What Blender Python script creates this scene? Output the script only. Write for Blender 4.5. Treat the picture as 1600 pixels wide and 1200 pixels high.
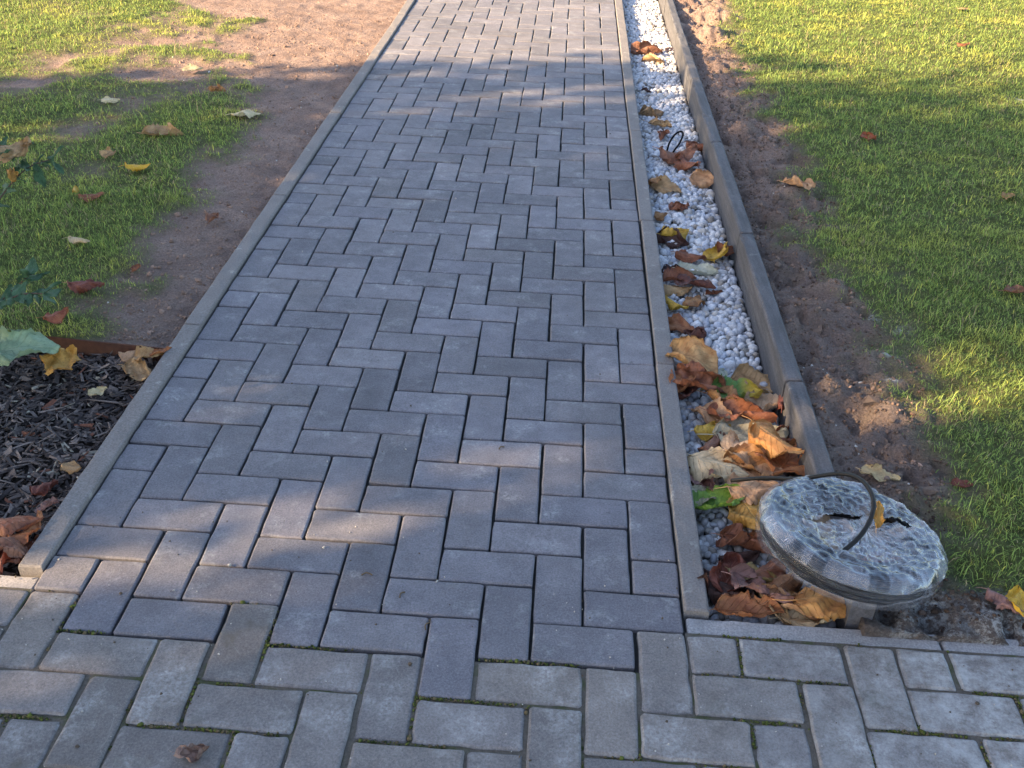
import bpy, bmesh, math, random
import numpy as np
from mathutils import Vector, Matrix, Quaternion

for o in list(bpy.data.objects):
    bpy.data.objects.remove(o, do_unlink=True)
scene = bpy.context.scene
COL = scene.collection
random.seed(7)
RNG = np.random.default_rng(11)

# ------------------------------------------------------------------ camera
CAM_LOC = Vector((1.00187, -1.40968, 1.45677))
yaw, pitch, roll = -0.0412545, 0.5702472, 0.0370091
F_PX = 1570.92
_c, _s = math.cos, math.sin
fwd = Vector((_s(yaw) * _c(pitch), _c(yaw) * _c(pitch), -_s(pitch)))
rt = Vector((_c(yaw), -_s(yaw), 0))
up = rt.cross(fwd)
rt2 = _c(roll) * rt + _s(roll) * up
up2 = -_s(roll) * rt + _c(roll) * up
cam_data = bpy.data.cameras.new('camera')
cam = bpy.data.objects.new('camera', cam_data)
COL.objects.link(cam)
m = Matrix.Identity(4)
for i in range(3):
    m[i][0], m[i][1], m[i][2], m[i][3] = rt2[i], up2[i], -fwd[i], CAM_LOC[i]
cam.matrix_world = m
cam_data.sensor_width = 36
cam_data.lens = F_PX / 1600 * 36
cam_data.clip_start = 0.05
cam_data.clip_end = 2000
scene.camera = cam

# ------------------------------------------------------------------ light
SUN_AZ = math.radians(22)      # direction in which the shadows run, from +x towards +y
SUN_EL = math.radians(23)
world = bpy.data.worlds.new('World')
scene.world = world
world.use_nodes = True
wn = world.node_tree.nodes
wl = world.node_tree.links
bg = wn['Background']
sky = wn.new('ShaderNodeTexSky')
sky.sky_type = 'NISHITA'
sky.sun_disc = False
sky.sun_elevation = SUN_EL
sky.sun_rotation = math.atan2(-math.cos(SUN_AZ), -math.sin(SUN_AZ))
sky.altitude = 100
sky.air_density = 1.0
sky.dust_density = 1.2
wl.new(sky.outputs[0], bg.inputs[0])
bg.inputs[1].default_value = 0.1
sun_data = bpy.data.lights.new('sun', 'SUN')
sun_data.energy = 5.0
sun_data.angle = math.radians(0.53)
sun_data.color = (1.0, 0.76, 0.45)
sun = bpy.data.objects.new('sun', sun_data)
COL.objects.link(sun)
sun.rotation_euler = Vector((_c(SUN_AZ) * _c(SUN_EL), _s(SUN_AZ) * _c(SUN_EL), -_s(SUN_EL))).to_track_quat('-Z', 'Y').to_euler()
vs = scene.view_settings
vs.view_transform = 'Standard'
vs.look = 'None'
vs.gamma = 1
vs.use_curve_mapping = False
vs.exposure = 2.52

# ------------------------------------------------------------------ helpers
def tag(o, label=None, cat=None, group=None, kind=None):
    if label: o['label'] = label
    if cat: o['category'] = cat
    if group: o['group'] = group
    if kind: o['kind'] = kind
    return o

def link(name, mesh, parent=None, loc=(0, 0, 0), rot=(0, 0, 0)):
    o = bpy.data.objects.new(name, mesh)
    COL.objects.link(o)
    o.location = loc
    o.rotation_euler = rot
    if parent: o.parent = parent
    return o

def mesh_from(name, verts, faces, mat=None, smooth=False):
    me = bpy.data.meshes.new(name)
    me.from_pydata([tuple(v) for v in verts], [], [tuple(f) for f in faces])
    if mat: me.materials.append(mat)
    if smooth: me.polygons.foreach_set('use_smooth', [True] * len(me.polygons))
    me.update()
    return me

def np_mesh(name, V, loops, starts, totals, mat, smooth=False):
    me = bpy.data.meshes.new(name)
    me.vertices.add(len(V))
    me.vertices.foreach_set('co', np.asarray(V, np.float32).ravel())
    me.loops.add(len(loops))
    me.loops.foreach_set('vertex_index', np.asarray(loops, np.int32))
    me.polygons.add(len(starts))
    me.polygons.foreach_set('loop_start', np.asarray(starts, np.int32))
    me.polygons.foreach_set('loop_total', np.asarray(totals, np.int32))
    me.polygons.foreach_set('use_smooth', np.full(len(starts), smooth))
    me.materials.append(mat)
    me.update(calc_edges=True)
    return me

def tri_mesh(name, V, T, mat, smooth=False):
    T = np.asarray(T)
    k = T.shape[1]
    n = len(T)
    return np_mesh(name, V, T.ravel(), np.arange(n) * k, np.full(n, k), mat, smooth)

def add_attr(me, name, data, typ='FLOAT', dom='POINT'):
    a = me.attributes.new(name, typ, dom)
    if typ == 'FLOAT':
        a.data.foreach_set('value', np.asarray(data, np.float32).ravel())
    else:
        d = np.asarray(data, np.float32)
        if typ == 'FLOAT_COLOR':
            d = np.concatenate([d, np.ones((len(d), 1), np.float32)], 1)
            a.data.foreach_set('color', d.ravel())
        else:
            a.data.foreach_set('vector', d.ravel())

_tab = np.random.default_rng(5).random((64, 64))
def vnoise(x, y, scale, seed=0):
    x = np.asarray(x, float) / scale + seed * 17.31
    y = np.asarray(y, float) / scale + seed * 9.77
    xi = np.floor(x).astype(int); yi = np.floor(y).astype(int)
    fx = x - xi; fy = y - yi
    fx = fx * fx * (3 - 2 * fx); fy = fy * fy * (3 - 2 * fy)
    a = _tab[xi % 64, yi % 64]; b = _tab[(xi + 1) % 64, yi % 64]
    c = _tab[xi % 64, (yi + 1) % 64]; d = _tab[(xi + 1) % 64, (yi + 1) % 64]
    return (a * (1 - fx) + b * fx) * (1 - fy) + (c * (1 - fx) + d * fx) * fy - 0.5

def sstep(a, b, x):
    t = np.clip((x - a) / (b - a), 0, 1)
    return t * t * (3 - 2 * t)

# node building shorthand
class NT:
    def __init__(self, name):
        self.m = bpy.data.materials.new(name)
        self.m.use_nodes = True
        self.t = self.m.node_tree
        self.b = self.t.nodes['Principled BSDF']
        self.b.inputs['Specular IOR Level'].default_value = 0.3
    def n(self, typ, **kw):
        nd = self.t.nodes.new('ShaderNode' + typ)
        for k, v in kw.items():
            if k.startswith('i_'):
                key = k[2:]
                nd.inputs[int(key) if key.isdigit() else key].default_value = v
            else:
                setattr(nd, k, v)
        return nd
    def l(self, a, b):
        self.t.links.new(a, b)
    def math(self, op, a, b=None, clamp=False):
        nd = self.n('Math', operation=op, use_clamp=clamp)
        for i, v in enumerate((a, b)):
            if v is None: continue
            if isinstance(v, (int, float)): nd.inputs[i].default_value = v
            else: self.l(v, nd.inputs[i])
        return nd.outputs[0]
    def noise(self, vec, scale, detail=3, rough=.55):
        nd = self.n('TexNoise')
        nd.inputs['Scale'].default_value = scale
        nd.inputs['Detail'].default_value = detail
        nd.inputs['Roughness'].default_value = rough
        if vec is not None: self.l(vec, nd.inputs['Vector'])
        return nd.outputs['Fac']
    def ramp(self, fac, stops, interp='LINEAR'):
        nd = self.n('ValToRGB')
        cr = nd.color_ramp
        cr.interpolation = interp
        while len(cr.elements) < len(stops): cr.elements.new(0.5)
        for e, (p, c) in zip(cr.elements, stops):
            e.position = p
            e.color = (c[0], c[1], c[2], 1) if not isinstance(c, (int, float)) else (c, c, c, 1)
        if fac is not None: self.l(fac, nd.inputs[0])
        return nd.outputs[0]
    def mix(self, fac, a, b, mode='MIX'):
        nd = self.n('Mix', data_type='RGBA', blend_type=mode)
        for sock, v in ((nd.inputs[0], fac), (nd.inputs[6], a), (nd.inputs[7], b)):
            if isinstance(v, (int, float)): sock.default_value = v
            elif isinstance(v, tuple): sock.default_value = (*v, 1)
            else: self.l(v, sock)
        return nd.outputs[2]
    def bump(self, h, strength, dist, normal=None):
        nd = self.n('Bump')
        nd.inputs['Strength'].default_value = strength
        nd.inputs['Distance'].default_value = dist
        self.l(h, nd.inputs['Height'])
        if normal: self.l(normal, nd.inputs['Normal'])
        return nd.outputs[0]
    def attr(self, name, typ='GEOMETRY'):
        return self.n('Attribute', attribute_name=name, attribute_type=typ)

def shifted_pos(t, rnd):
    geo = t.n('NewGeometry')
    cmb = t.n('CombineXYZ')
    t.l(t.math('MULTIPLY', rnd, 37.0), cmb.inputs[0])
    t.l(t.math('MULTIPLY', rnd, 91.0), cmb.inputs[1])
    add = t.n('VectorMath', operation='ADD')
    t.l(geo.outputs['Position'], add.inputs[0]); t.l(cmb.outputs[0], add.inputs[1])
    return geo.outputs['Position'], add.outputs[0]

# ------------------------------------------------------------------ materials
def paver_material(name, old, attr):
    t = NT(name)
    if attr: rnd = t.attr('rnd').outputs['Fac']
    else: rnd = t.n('ObjectInfo').outputs['Random']
    pos, sp = shifted_pos(t, rnd)
    wn_ = t.n('TexWhiteNoise', noise_dimensions='1D')
    t.l(rnd, wn_.inputs['W'])
    r2 = wn_.outputs['Value']
    if old:
        base = t.ramp(rnd, [(0, (.132, .113, .106)), (.35, (.158, .134, .122)), (.7, (.142, .123, .119)), (1, (.178, .148, .130))])
    else:
        base = t.ramp(rnd, [(0, (.118, .107, .116)), (.3, (.131, .118, .126)), (.55, (.138, .123, .128)), (.8, (.127, .115, .127)), (1, (.148, .131, .134))])
    tone = t.ramp(r2, [(0, .80), (.2, .95), (.8, 1.04), (1, 1.20)])
    base = t.mix(1.0, base, tone, 'MULTIPLY')
    blot = t.ramp(t.noise(sp, 14, 5, .62), [(.3, .80), (.5, 1.0), (.72, 1.22)])
    base = t.mix(.9, base, blot, 'MULTIPLY')
    fine = t.ramp(t.noise(sp, 230, 5, .78), [(.30, .55), (.5, 1.0), (.70, 1.5)])
    base = t.mix(.85, base, fine, 'MULTIPLY')
    spk = t.ramp(t.noise(sp, 900, 1, .5), [(.70, 0.0), (.78, 1.0)])
    base = t.mix(t.math('MULTIPLY', spk, .55), base, (.46, .44, .41))
    # lime bloom and dusty scuffs
    e1 = t.ramp(t.noise(sp, 11 if not old else 7, 6, .68), [(.54 if not old else .50, 0), (.70, 1)])
    e2 = t.ramp(t.noise(sp, 120, 4, .7), [(.40, 0), (.66, 1)])
    e = t.math('MULTIPLY', t.math('MULTIPLY', e1, e2), .62 if not old else .72)
    base = t.mix(e, base, (.42, .41, .39))
    if old:
        wav = t.n('TexVoronoi', feature='DISTANCE_TO_EDGE')
        wav.inputs['Scale'].default_value = 9
        t.l(sp, wav.inputs['Vector'])
        scr = t.ramp(wav.outputs['Distance'], [(.0, 1), (.012, 0)])
        scr = t.math('MULTIPLY', scr, t.ramp(t.noise(sp, 18, 2), [(.52, 0), (.64, .16)]))
        base = t.mix(scr, base, (.36, .35, .33))
        st = t.ramp(t.noise(pos, 6.5, 4, .6), [(.60, 0), (.70, .75)])
        base = t.mix(st, base, (.085, .070, .055))
        # white lime dust blown over the right-hand corner
        sep = t.n('SeparateXYZ'); t.l(pos, sep.inputs[0])
        dx = t.ramp(t.math('MULTIPLY', t.math('SUBTRACT', sep.outputs[0], 1.3), 1.4, True), [(0, 0), (.8, 1)])
        dn = t.ramp(t.noise(pos, 24, 6, .7), [(.42, 0), (.66, .55)])
        base = t.mix(t.math('MULTIPLY', dx, dn), base, (.46, .455, .44))
    else:
        st = t.ramp(t.noise(pos, 2.3, 3, .5), [(.35, .88), (.65, 1.1)])
        base = t.mix(1, base, st, 'MULTIPLY')
        # tracked soil and dust
        so = t.math('MULTIPLY', t.ramp(t.noise(pos, 4.2, 5, .65), [(.52, 0), (.72, 1)]), t.ramp(t.noise(pos, 95, 4, .75), [(.42, 0), (.62, .28)]))
        base = t.mix(so, base, (.20, .155, .125))
        dk = t.ramp(t.noise(sp, 26, 4, .7), [(.64, 0), (.74, .55)])
        base = t.mix(dk, base, (.055, .050, .050))
    t.l(base, t.b.inputs['Base Color'])
    t.l(t.ramp(t.noise(sp, 60, 3), [(.3, .62), (.7, .86)]), t.b.inputs['Roughness'])
    n1 = t.bump(t.noise(sp, 330, 4, .75), .7, .0016)
    n2 = t.bump(t.noise(sp, 90, 4, .6), .5 if old else .28, .0025, n1)
    t.l(n2, t.b.inputs['Normal'])
    return t.m

def concrete_material(name, c, streak=0.0, wear=.5):
    t = NT(name)
    rnd = t.n('ObjectInfo').outputs['Random']
    pos, sp = shifted_pos(t, rnd)
    base = t.mix(t.noise(sp, 9, 5, .6), tuple(v * .72 for v in c), tuple(v * 1.25 for v in c))
    fine = t.ramp(t.noise(sp, 210, 5, .78), [(.3, .52), (.5, 1), (.7, 1.5)])
    base = t.mix(.85, base, fine, 'MULTIPLY')
    if streak:
        mp = t.n('Mapping'); mp.inputs['Scale'].default_value = (60, 5, 60)
        mp.inputs['Rotation'].default_value = (.35, 0, 0)
        t.l(sp, mp.inputs[0])
        g = t.ramp(t.noise(mp.outputs[0], 1.0, 5, .6), [(.32, .55), (.52, 1.0), (.7, 1.4)])
        base = t.mix(streak, base, g, 'MULTIPLY')
    w = t.ramp(t.noise(sp, 16, 6, .7), [(.60, 0), (.70, wear)])
    base = t.mix(w, base, (.44, .42, .38))
    d = t.ramp(t.noise(sp, 6, 4, .6), [(.58, 0), (.78, .6)])
    base = t.mix(d, base, tuple(v * .5 for v in c))
    t.l(base, t.b.inputs['Base Color'])
    t.b.inputs['Roughness'].default_value = .82
    n1 = t.bump(t.noise(sp, 280, 4, .75), .7, .0022)
    n2 = t.bump(t.noise(sp, 40, 4, .6), .4, .004, n1)
    t.l(n2, t.b.inputs['Normal'])
    return t.m

def joint_material(name, moss):
    t = NT(name)
    geo = t.n('NewGeometry').outputs['Position']
    if moss:
        a = t.mix(t.noise(geo, 160, 3, .7), (.028, .022, .018), (.165, .135, .105))
        mk = t.ramp(t.noise(geo, 9, 4, .6), [(.52, 0), (.62, .8)])
        g = t.mix(t.noise(geo, 220, 2), (.022, .030, .008), (.085, .095, .025))
        a = t.mix(mk, a, g)
    else:
        a = t.mix(t.noise(geo, 90, 3), (.018, .017, .016), (.05, .045, .04))
    t.l(a, t.b.inputs['Base Color'])
    t.b.inputs['Roughness'].default_value = .95
    t.l(t.bump(t.noise(geo, 300, 3, .7), 1, .003), t.b.inputs['Normal'])
    return t.m

def ground_material():
    t = NT('soil_and_turf')
    pos = t.n('NewGeometry').outputs['Position']
    soil = t.ramp(t.noise(pos, 5, 5, .6), [(.3, (.190, .126, .102)), (.5, (.256, .174, .140)), (.7, (.315, .221, .178))])
    grit = t.ramp(t.noise(pos, 170, 5, .8), [(.3, .42), (.5, 1), (.70, 1.65)])
    soil = t.mix(.9, soil, grit, 'MULTIPLY')
    dark_soil = t.attr('dark_soil').outputs['Fac']
    soil = t.mix(dark_soil, soil, t.mix(t.noise(pos, 120, 4, .75), (.050, .041, .037), (.140, .112, .098)))
    turf = t.ramp(t.noise(pos, 60, 4, .7), [(.3, (.045, .058, .018)), (.55, (.100, .110, .034)), (.75, (.150, .140, .060))])
    far = t.ramp(t.noise(pos, 130, 4, .75), [(.3, (.035, .062, .012)), (.5, (.080, .120, .025)), (.7, (.150, .180, .045))])
    turf = t.mix(t.attr('far').outputs['Fac'], turf, far)
    col = t.mix(t.attr('lawn').outputs['Fac'], soil, turf)
    bark = t.ramp(t.noise(pos, 90, 3, .7), [(.3, (.012, .009, .008)), (.7, (.05, .037, .03))])
    col = t.mix(t.attr('bark').outputs['Fac'], col, bark)
    dn = t.ramp(t.noise(pos, 55, 6, .8), [(.47, 0), (.58, 1)])
    col = t.mix(t.math('MULTIPLY', t.attr('dust').outputs['Fac'], dn), col, (.55, .54, .52))
    t.l(col, t.b.inputs['Base Color'])
    t.b.inputs['Roughness'].default_value = .95
    t.b.inputs['Specular IOR Level'].default_value = .15
    n1 = t.bump(t.noise(pos, 190, 5, .8), 1.0, .010)
    n2 = t.bump(t.noise(pos, 60, 4, .65), .9, .016, n1)
    t.l(n2, t.b.inputs['Normal'])
    return t.m

def colour_material(name, attr='Col', rough=.8, spec=.3, noise=None, trans=0.0, bump=None):
    t = NT(name)
    c = t.attr(attr).outputs['Color']
    pos = t.n('NewGeometry').outputs['Position']
    if noise:
        c = t.mix(.8, c, t.ramp(t.noise(pos, noise, 3, .7), [(.3, .7), (.5, 1), (.7, 1.3)]), 'MULTIPLY')
    t.l(c, t.b.inputs['Base Color'])
    t.b.inputs['Roughness'].default_value = rough
    t.b.inputs['Specular IOR Level'].default_value = spec
    if bump:
        t.l(t.bump(t.noise(pos, bump[0], 3, .6), .8, bump[1]), t.b.inputs['Normal'])
    if trans:
        tr = t.n('BsdfTranslucent'); t.l(c, tr.inputs[0])
        mx = t.n('MixShader'); mx.inputs[0].default_value = trans
        out = t.t.nodes['Material Output']
        t.l(t.b.outputs[0], mx.inputs[1]); t.l(tr.outputs[0], mx.inputs[2]); t.l(mx.outputs[0], out.inputs[0])
    return t.m

def plain_material(name, c, rough=.6, spec=.4, noise=80, amt=.5, bump=.001, metal=0):
    t = NT(name)
    pos = t.n('NewGeometry').outputs['Position']
    col = t.mix(t.noise(pos, noise, 4, .65), tuple(v * (1 - amt) for v in c), tuple(v * (1 + amt) for v in c))
    t.l(col, t.b.inputs['Base Color'])
    t.b.inputs['Roughness'].default_value = rough
    t.b.inputs['Specular IOR Level'].default_value = spec
    t.b.inputs['Metallic'].default_value = metal
    t.l(t.bump(t.noise(pos, noise * 3, 3, .6), .6, bump), t.b.inputs['Normal'])
    return t.m

LEAF_COL = {
 'brown': ((.16, .062, .024), (.36, .17, .07)), 'brownpink': ((.17, .085, .055), (.38, .21, .14)),
 'cream': ((.48, .39, .20), (.72, .62, .40)), 'creamtan': ((.36, .26, .13), (.60, .46, .25)),
 'dark': ((.035, .015, .009), (.11, .045, .022)), 'darkrust': ((.085, .027, .014), (.21, .075, .035)),
 'faded': ((.20, .15, .13), (.34, .26, .22)), 'green': ((.065, .16, .018), (.21, .32, .045)),
 'greenyellow': ((.07, .12, .022), (.38, .29, .045)), 'ochre': ((.22, .095, .018), (.48, .25, .055)),
 'ochrebrown': ((.13, .055, .014), (.32, .15, .04)), 'ochrepale': ((.24, .10, .03), (.52, .33, .15)),
 'ochreyellow': ((.36, .17, .03), (.58, .33, .075)), 'olive': ((.12, .085, .018), (.34, .25, .05)),
 'orange': ((.28, .085, .018), (.52, .22, .05)), 'orangelight': ((.40, .15, .04), (.66, .34, .11)),
 'orangered': ((.24, .045, .010), (.46, .13, .025)), 'pale': ((.32, .33, .25), (.54, .53, .42)),
 'palegreen': ((.19, .29, .17), (.33, .44, .28)), 'palegrey': ((.26, .24, .17), (.48, .43, .31)),
 'peach': ((.36, .18, .09), (.60, .36, .20)), 'peachpale': ((.38, .23, .13), (.62, .45, .30)),
 'redbrown': ((.13, .030, .015), (.29, .085, .035)), 'rust': ((.16, .050, .016), (.38, .14, .042)),
 'tan': ((.28, .16, .075), (.52, .34, .17)), 'tanbrown': ((.16, .10, .06), (.34, .23, .14)),
 'tanolive': ((.17, .11, .03), (.42, .28, .11)), 'tanpale': ((.40, .28, .15), (.62, .48, .30)),
 'yellow': ((.34, .19, .022), (.62, .40, .06)), 'yellowbright': ((.52, .28, .018), (.74, .46, .05)),
 'shrub': ((.030, .075, .030), (.085, .15, .065)), 'crown': ((.03, .05, .012), (.09, .10, .025)),
}
_leafmats = {}
def leaf_material(kind):
    if kind in _leafmats: return _leafmats[kind]
    a, b = LEAF_COL[kind]
    if kind not in ('crown', 'shrub'):
        if b[1] > .29 or kind.startswith('green'):
            a = (a[0] * .92, a[1] * .86, a[2] * .82); b = (b[0] * .98, b[1] * .92, b[2] * .88)
        else:
            a = (a[0] * .80, a[1] * .60, a[2] * .66); b = (b[0] * .88, b[1] * .77, b[2] * .95)
            la, lb = sum(a) / 3, sum(b) / 3
            a = tuple(v * .88 + la * .12 for v in a); b = tuple(v * .87 + lb * .13 for v in b)
    t = NT('leaf_' + kind)
    rnd = t.n('ObjectInfo').outputs['Random']
    uv = t.attr('luv').outputs['Vector']
    sep = t.n('SeparateXYZ'); t.l(uv, sep.inputs[0])
    u, s = sep.outputs[0], sep.outputs[1]
    pos, sp = shifted_pos(t, rnd)
    n = t.noise(sp, 34, 5, .65)
    col = t.ramp(n, [(.30, a), (.68, b)])
    if kind == 'greenyellow':
        col = t.mix(t.ramp(u, [(.55, 0), (.8, 1)]), t.mix(n, (.05, .12, .025), (.14, .24, .05)), t.mix(n, (.40, .24, .03), (.60, .42, .06)))
    av = t.math('ABSOLUTE', s)
    q = t.math('SUBTRACT', u, t.math('MULTIPLY', av, .34))
    w = t.math('ABSOLUTE', t.math('SINE', t.math('MULTIPLY', q, 26.0)))
    vein = t.ramp(w, [(0, 1), (.22, 0)])
    mid = t.ramp(av, [(.0, 1), (.05, 0)])
    vn = t.math('MAXIMUM', vein, mid)
    col = t.mix(t.math('MULTIPLY', vn, .55), col, tuple(min(1, v * 1.25 + .03) for v in b))
    edge = t.ramp(av, [(.72, 0), (1, .55)])
    col = t.mix(t.math('MULTIPLY', edge, t.noise(sp, 70, 3)), col, tuple(v * .4 for v in a))
    spots = t.ramp(t.noise(sp, 160, 3, .7), [(.60, 0), (.70, .6)])
    col = t.mix(spots, col, tuple(v * .45 for v in a))
    t.l(col, t.b.inputs['Base Color'])
    t.b.inputs['Roughness'].default_value = .55
    t.b.inputs['Specular IOR Level'].default_value = .35
    b1 = t.bump(vn, .9, .0025)
    b2 = t.bump(t.noise(sp, 120, 4, .7), .6, .0025, b1)
    t.l(b2, t.b.inputs['Normal'])
    tr = t.n('BsdfTranslucent'); t.l(col, tr.inputs[0])
    mx = t.n('MixShader'); mx.inputs[0].default_value = .22
    t.l(t.b.outputs[0], mx.inputs[1]); t.l(tr.outputs[0], mx.inputs[2])
    t.l(mx.outputs[0], t.t.nodes['Material Output'].inputs[0])
    _leafmats[kind] = t.m
    return t.m

def film_material():
    t = NT('clear_plastic_film')
    fuv = t.attr('fuv').outputs['Vector']
    tc = t.n('TexCoord').outputs['Object']
    top = t.attr('top').outputs['Fac']
    haze = t.attr('haze').outputs['Fac']
    crease = t.attr('crease').outputs['Fac']
    streak = t.noise(fuv, 1.0, 3, .55)
    n2 = t.noise(tc, 11, 2, .45)
    def ridge(n, wdt):
        d = t.math('ABSOLUTE', t.math('SUBTRACT', n, .5))
        return t.ramp(d, [(0, 1), (wdt, 0)])
    lines = t.math('MAXIMUM', ridge(streak, .028), t.math('MULTIPLY', ridge(n2, .012), .25))
    lines = t.math('MULTIPLY', lines, t.math('ADD', t.math('MULTIPLY', top, .6), .3))
    cloud = t.ramp(t.noise(tc, 16, 4, .55), [(.42, .03), (.66, .55)])
    wisp = t.ramp(streak, [(.40, .15), (.60, .80)])
    al = t.math('MULTIPLY', t.math('ADD', t.math('MULTIPLY', cloud, .5), wisp), t.math('MULTIPLY', haze, .48))
    al = t.math('ADD', al, t.math('MULTIPLY', lines, .16))
    al = t.math('ADD', al, t.math('MULTIPLY', crease, .22), True)
    nrm = t.bump(streak, .5, .008)
    tr = t.n('BsdfTransparent')
    gl = t.n('BsdfGlossy'); gl.inputs['Roughness'].default_value = .13
    t.l(nrm, gl.inputs['Normal'])
    lw = t.n('LayerWeight'); lw.inputs['Blend'].default_value = .32
    t.l(nrm, lw.inputs['Normal'])
    clear = t.n('MixShader')
    t.l(t.math('ADD', t.math('MULTIPLY', lw.outputs['Fresnel'], .12), .024, True), clear.inputs[0])
    t.l(tr.outputs[0], clear.inputs[1]); t.l(gl.outputs[0], clear.inputs[2])
    t.b.inputs['Base Color'].default_value = (.55, .54, .58, 1)
    t.b.inputs['Roughness'].default_value = .3
    mx = t.n('MixShader')
    t.l(al, mx.inputs[0]); t.l(clear.outputs[0], mx.inputs[1]); t.l(t.b.outputs[0], mx.inputs[2])
    t.l(mx.outputs[0], t.t.nodes['Material Output'].inputs[0])
    return t.m

M_NEW = paver_material('new_concrete_paver', False, False)
M_NEWA = paver_material('new_concrete_paver_field', False, True)
M_OLD = paver_material('weathered_concrete_paver', True, False)
M_OLDA = paver_material('weathered_concrete_paver_field', True, True)
M_KERB = concrete_material('kerb_concrete', (.160, .138, .128), 0, .5)
M_BOARD = concrete_material('edging_concrete', (.076, .070, .074), .7, .2)
M_STRIP = concrete_material('old_edging_concrete', (.25, .228, .222), 0, .55)
M_JNEW = joint_material('dark_joint', False)
M_JOLD = joint_material('mossy_joint', True)
M_GROUND = ground_material()
M_GRASS = colour_material('grass_blades', rough=.6, spec=.2, trans=.5)
M_PEBBLE = colour_material('white_pebbles', rough=.6, spec=.35, noise=160, bump=(220, .0012))
M_BARK = colour_material('bark_chips', rough=.85, spec=.25, noise=240, bump=(300, .002))
M_MOSS = colour_material('moss', rough=.9, spec=.1, noise=500, bump=(900, .002))
M_CRUMB = colour_material('soil_crumbs', rough=.95, spec=.1, noise=300, bump=(400, .002))
M_STEEL = plain_material('rusted_steel', (.075, .030, .018), .8, .3, 60, .6, .001)
M_PIPE = plain_material('black_polythene_pipe', (.005, .005, .006), .6, .03, 60, .35, .0004)
M_PIPE2 = plain_material('dusty_black_pipe', (.012, .011, .011), .5, .16, 50, .4, .0004)
M_WOOD = plain_material('bark_brown', (.075, .055, .04), .9, .2, 30, .5, .01)
M_TWIG = plain_material('twig_brown', (.10, .065, .035), .8, .2, 100, .4, .001)
M_FILM = film_material()

# ------------------------------------------------------------------ ground
LEFT_Y = [.9, 1.0, 1.1, 1.5, 1.7, 2.05, 2.38, 2.7, 3.25, 3.6, 3.9, 4.2, 4.7, 5.1, 6.0, 9.0]
LEFT_X = [-.31, -.31, -.303, -.355, -.322, -.36, -.418, -.382, -.47, -.62, -.72, -.95, -.88, -1.45, -1.9, -2.2]
RIGHT_Y = [.05, .127, .147, .33, .48, .58, .9, 1.05, 1.28, 1.48, 1.82, 2.1, 2.24, 2.5, 2.96, 3.42, 4.11, 5.7, 9.0]
RIGHT_X = [2.3, 1.99, 1.905, 1.92, 1.90, 1.89, 1.93, 1.864, 1.896, 1.82, 1.852, 1.90, 1.98, 1.911, 1.905, 1.869, 1.91, 2.0, 2.05]
PATCHES = [(-1.28, 3.95, .30, .9), (-1.55, 3.35, .22, .7), (-.85, 3.55, .25, .7), (-.95, 3.05, .16, .5), (-1.05, 2.65, .13, .5),
           (-.8, 2.2, .10, .4), (2.02, 1.28, .09, .5), (2.05, .95, .12, .5), (2.1, 1.55, .10, .4), (2.25, .55, .10, .35)]

def lawn_mask(x, y):
    n = vnoise(x, y, .16, 1) * .22 + vnoise(x, y, .06, 2) * .12 + vnoise(x, y, .025, 3) * .05
    lb = np.interp(y, LEFT_Y, LEFT_X)
    rb = np.interp(y, RIGHT_Y, RIGHT_X)
    ml = sstep(-.11, .13, lb - x + n)
    mr = sstep(-.09, .13, x - rb + n * .9)
    mk = np.where(x < .5, ml, mr)
    nn = vnoise(x, y, .22, 4) + vnoise(x, y, .09, 5) * .7
    for (px, py, r, a) in PATCHES:
        d = np.hypot((x - px), (y - py) * .8) / r
        mk = mk - a * np.exp(-d * d) * (1 + nn * 1.6)
    far_patch = sstep(2.9, 3.9, y) * (x < .5) * sstep(.06, .36, nn) * .6
    mk = mk - far_patch * sstep(-2.6, -1.0, x)
    mk = np.where((x < 0) & (y < .93), 0, mk)
    return np.clip(mk, 0, 1)

MOUNDS = [(1.754, 2.008, .055, -.035), (1.86, 2.25, .09, .022), (1.755, .86, .05, .022), (1.79, .75, .05, -.032), (1.875, .81, .07, .020),
          (1.84, 4.70, .10, .035), (1.96, 5.12, .09, .03), (1.86, 5.28, .10, .03), (1.90, 4.42, .09, .028), (1.78, 4.55, .06, -.03),
          (1.87, 1.66, .06, -.022), (1.78, 1.32, .06, .02), (1.88, 1.45, .07, .018), (1.76, 1.52, .05, -.025), (1.84, 1.18, .06, -.02),
          (1.77, 3.0, .07, .02), (1.80, 2.62, .08, -.02), (1.77, 3.6, .08, .022), (1.73, 1.08, .04, -.016), (1.9, 2.42, .05, -.02),
          (1.83, 5.0, .07, -.03), (1.76, 5.6, .08, .03), (1.86, .42, .09, .012)]

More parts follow.
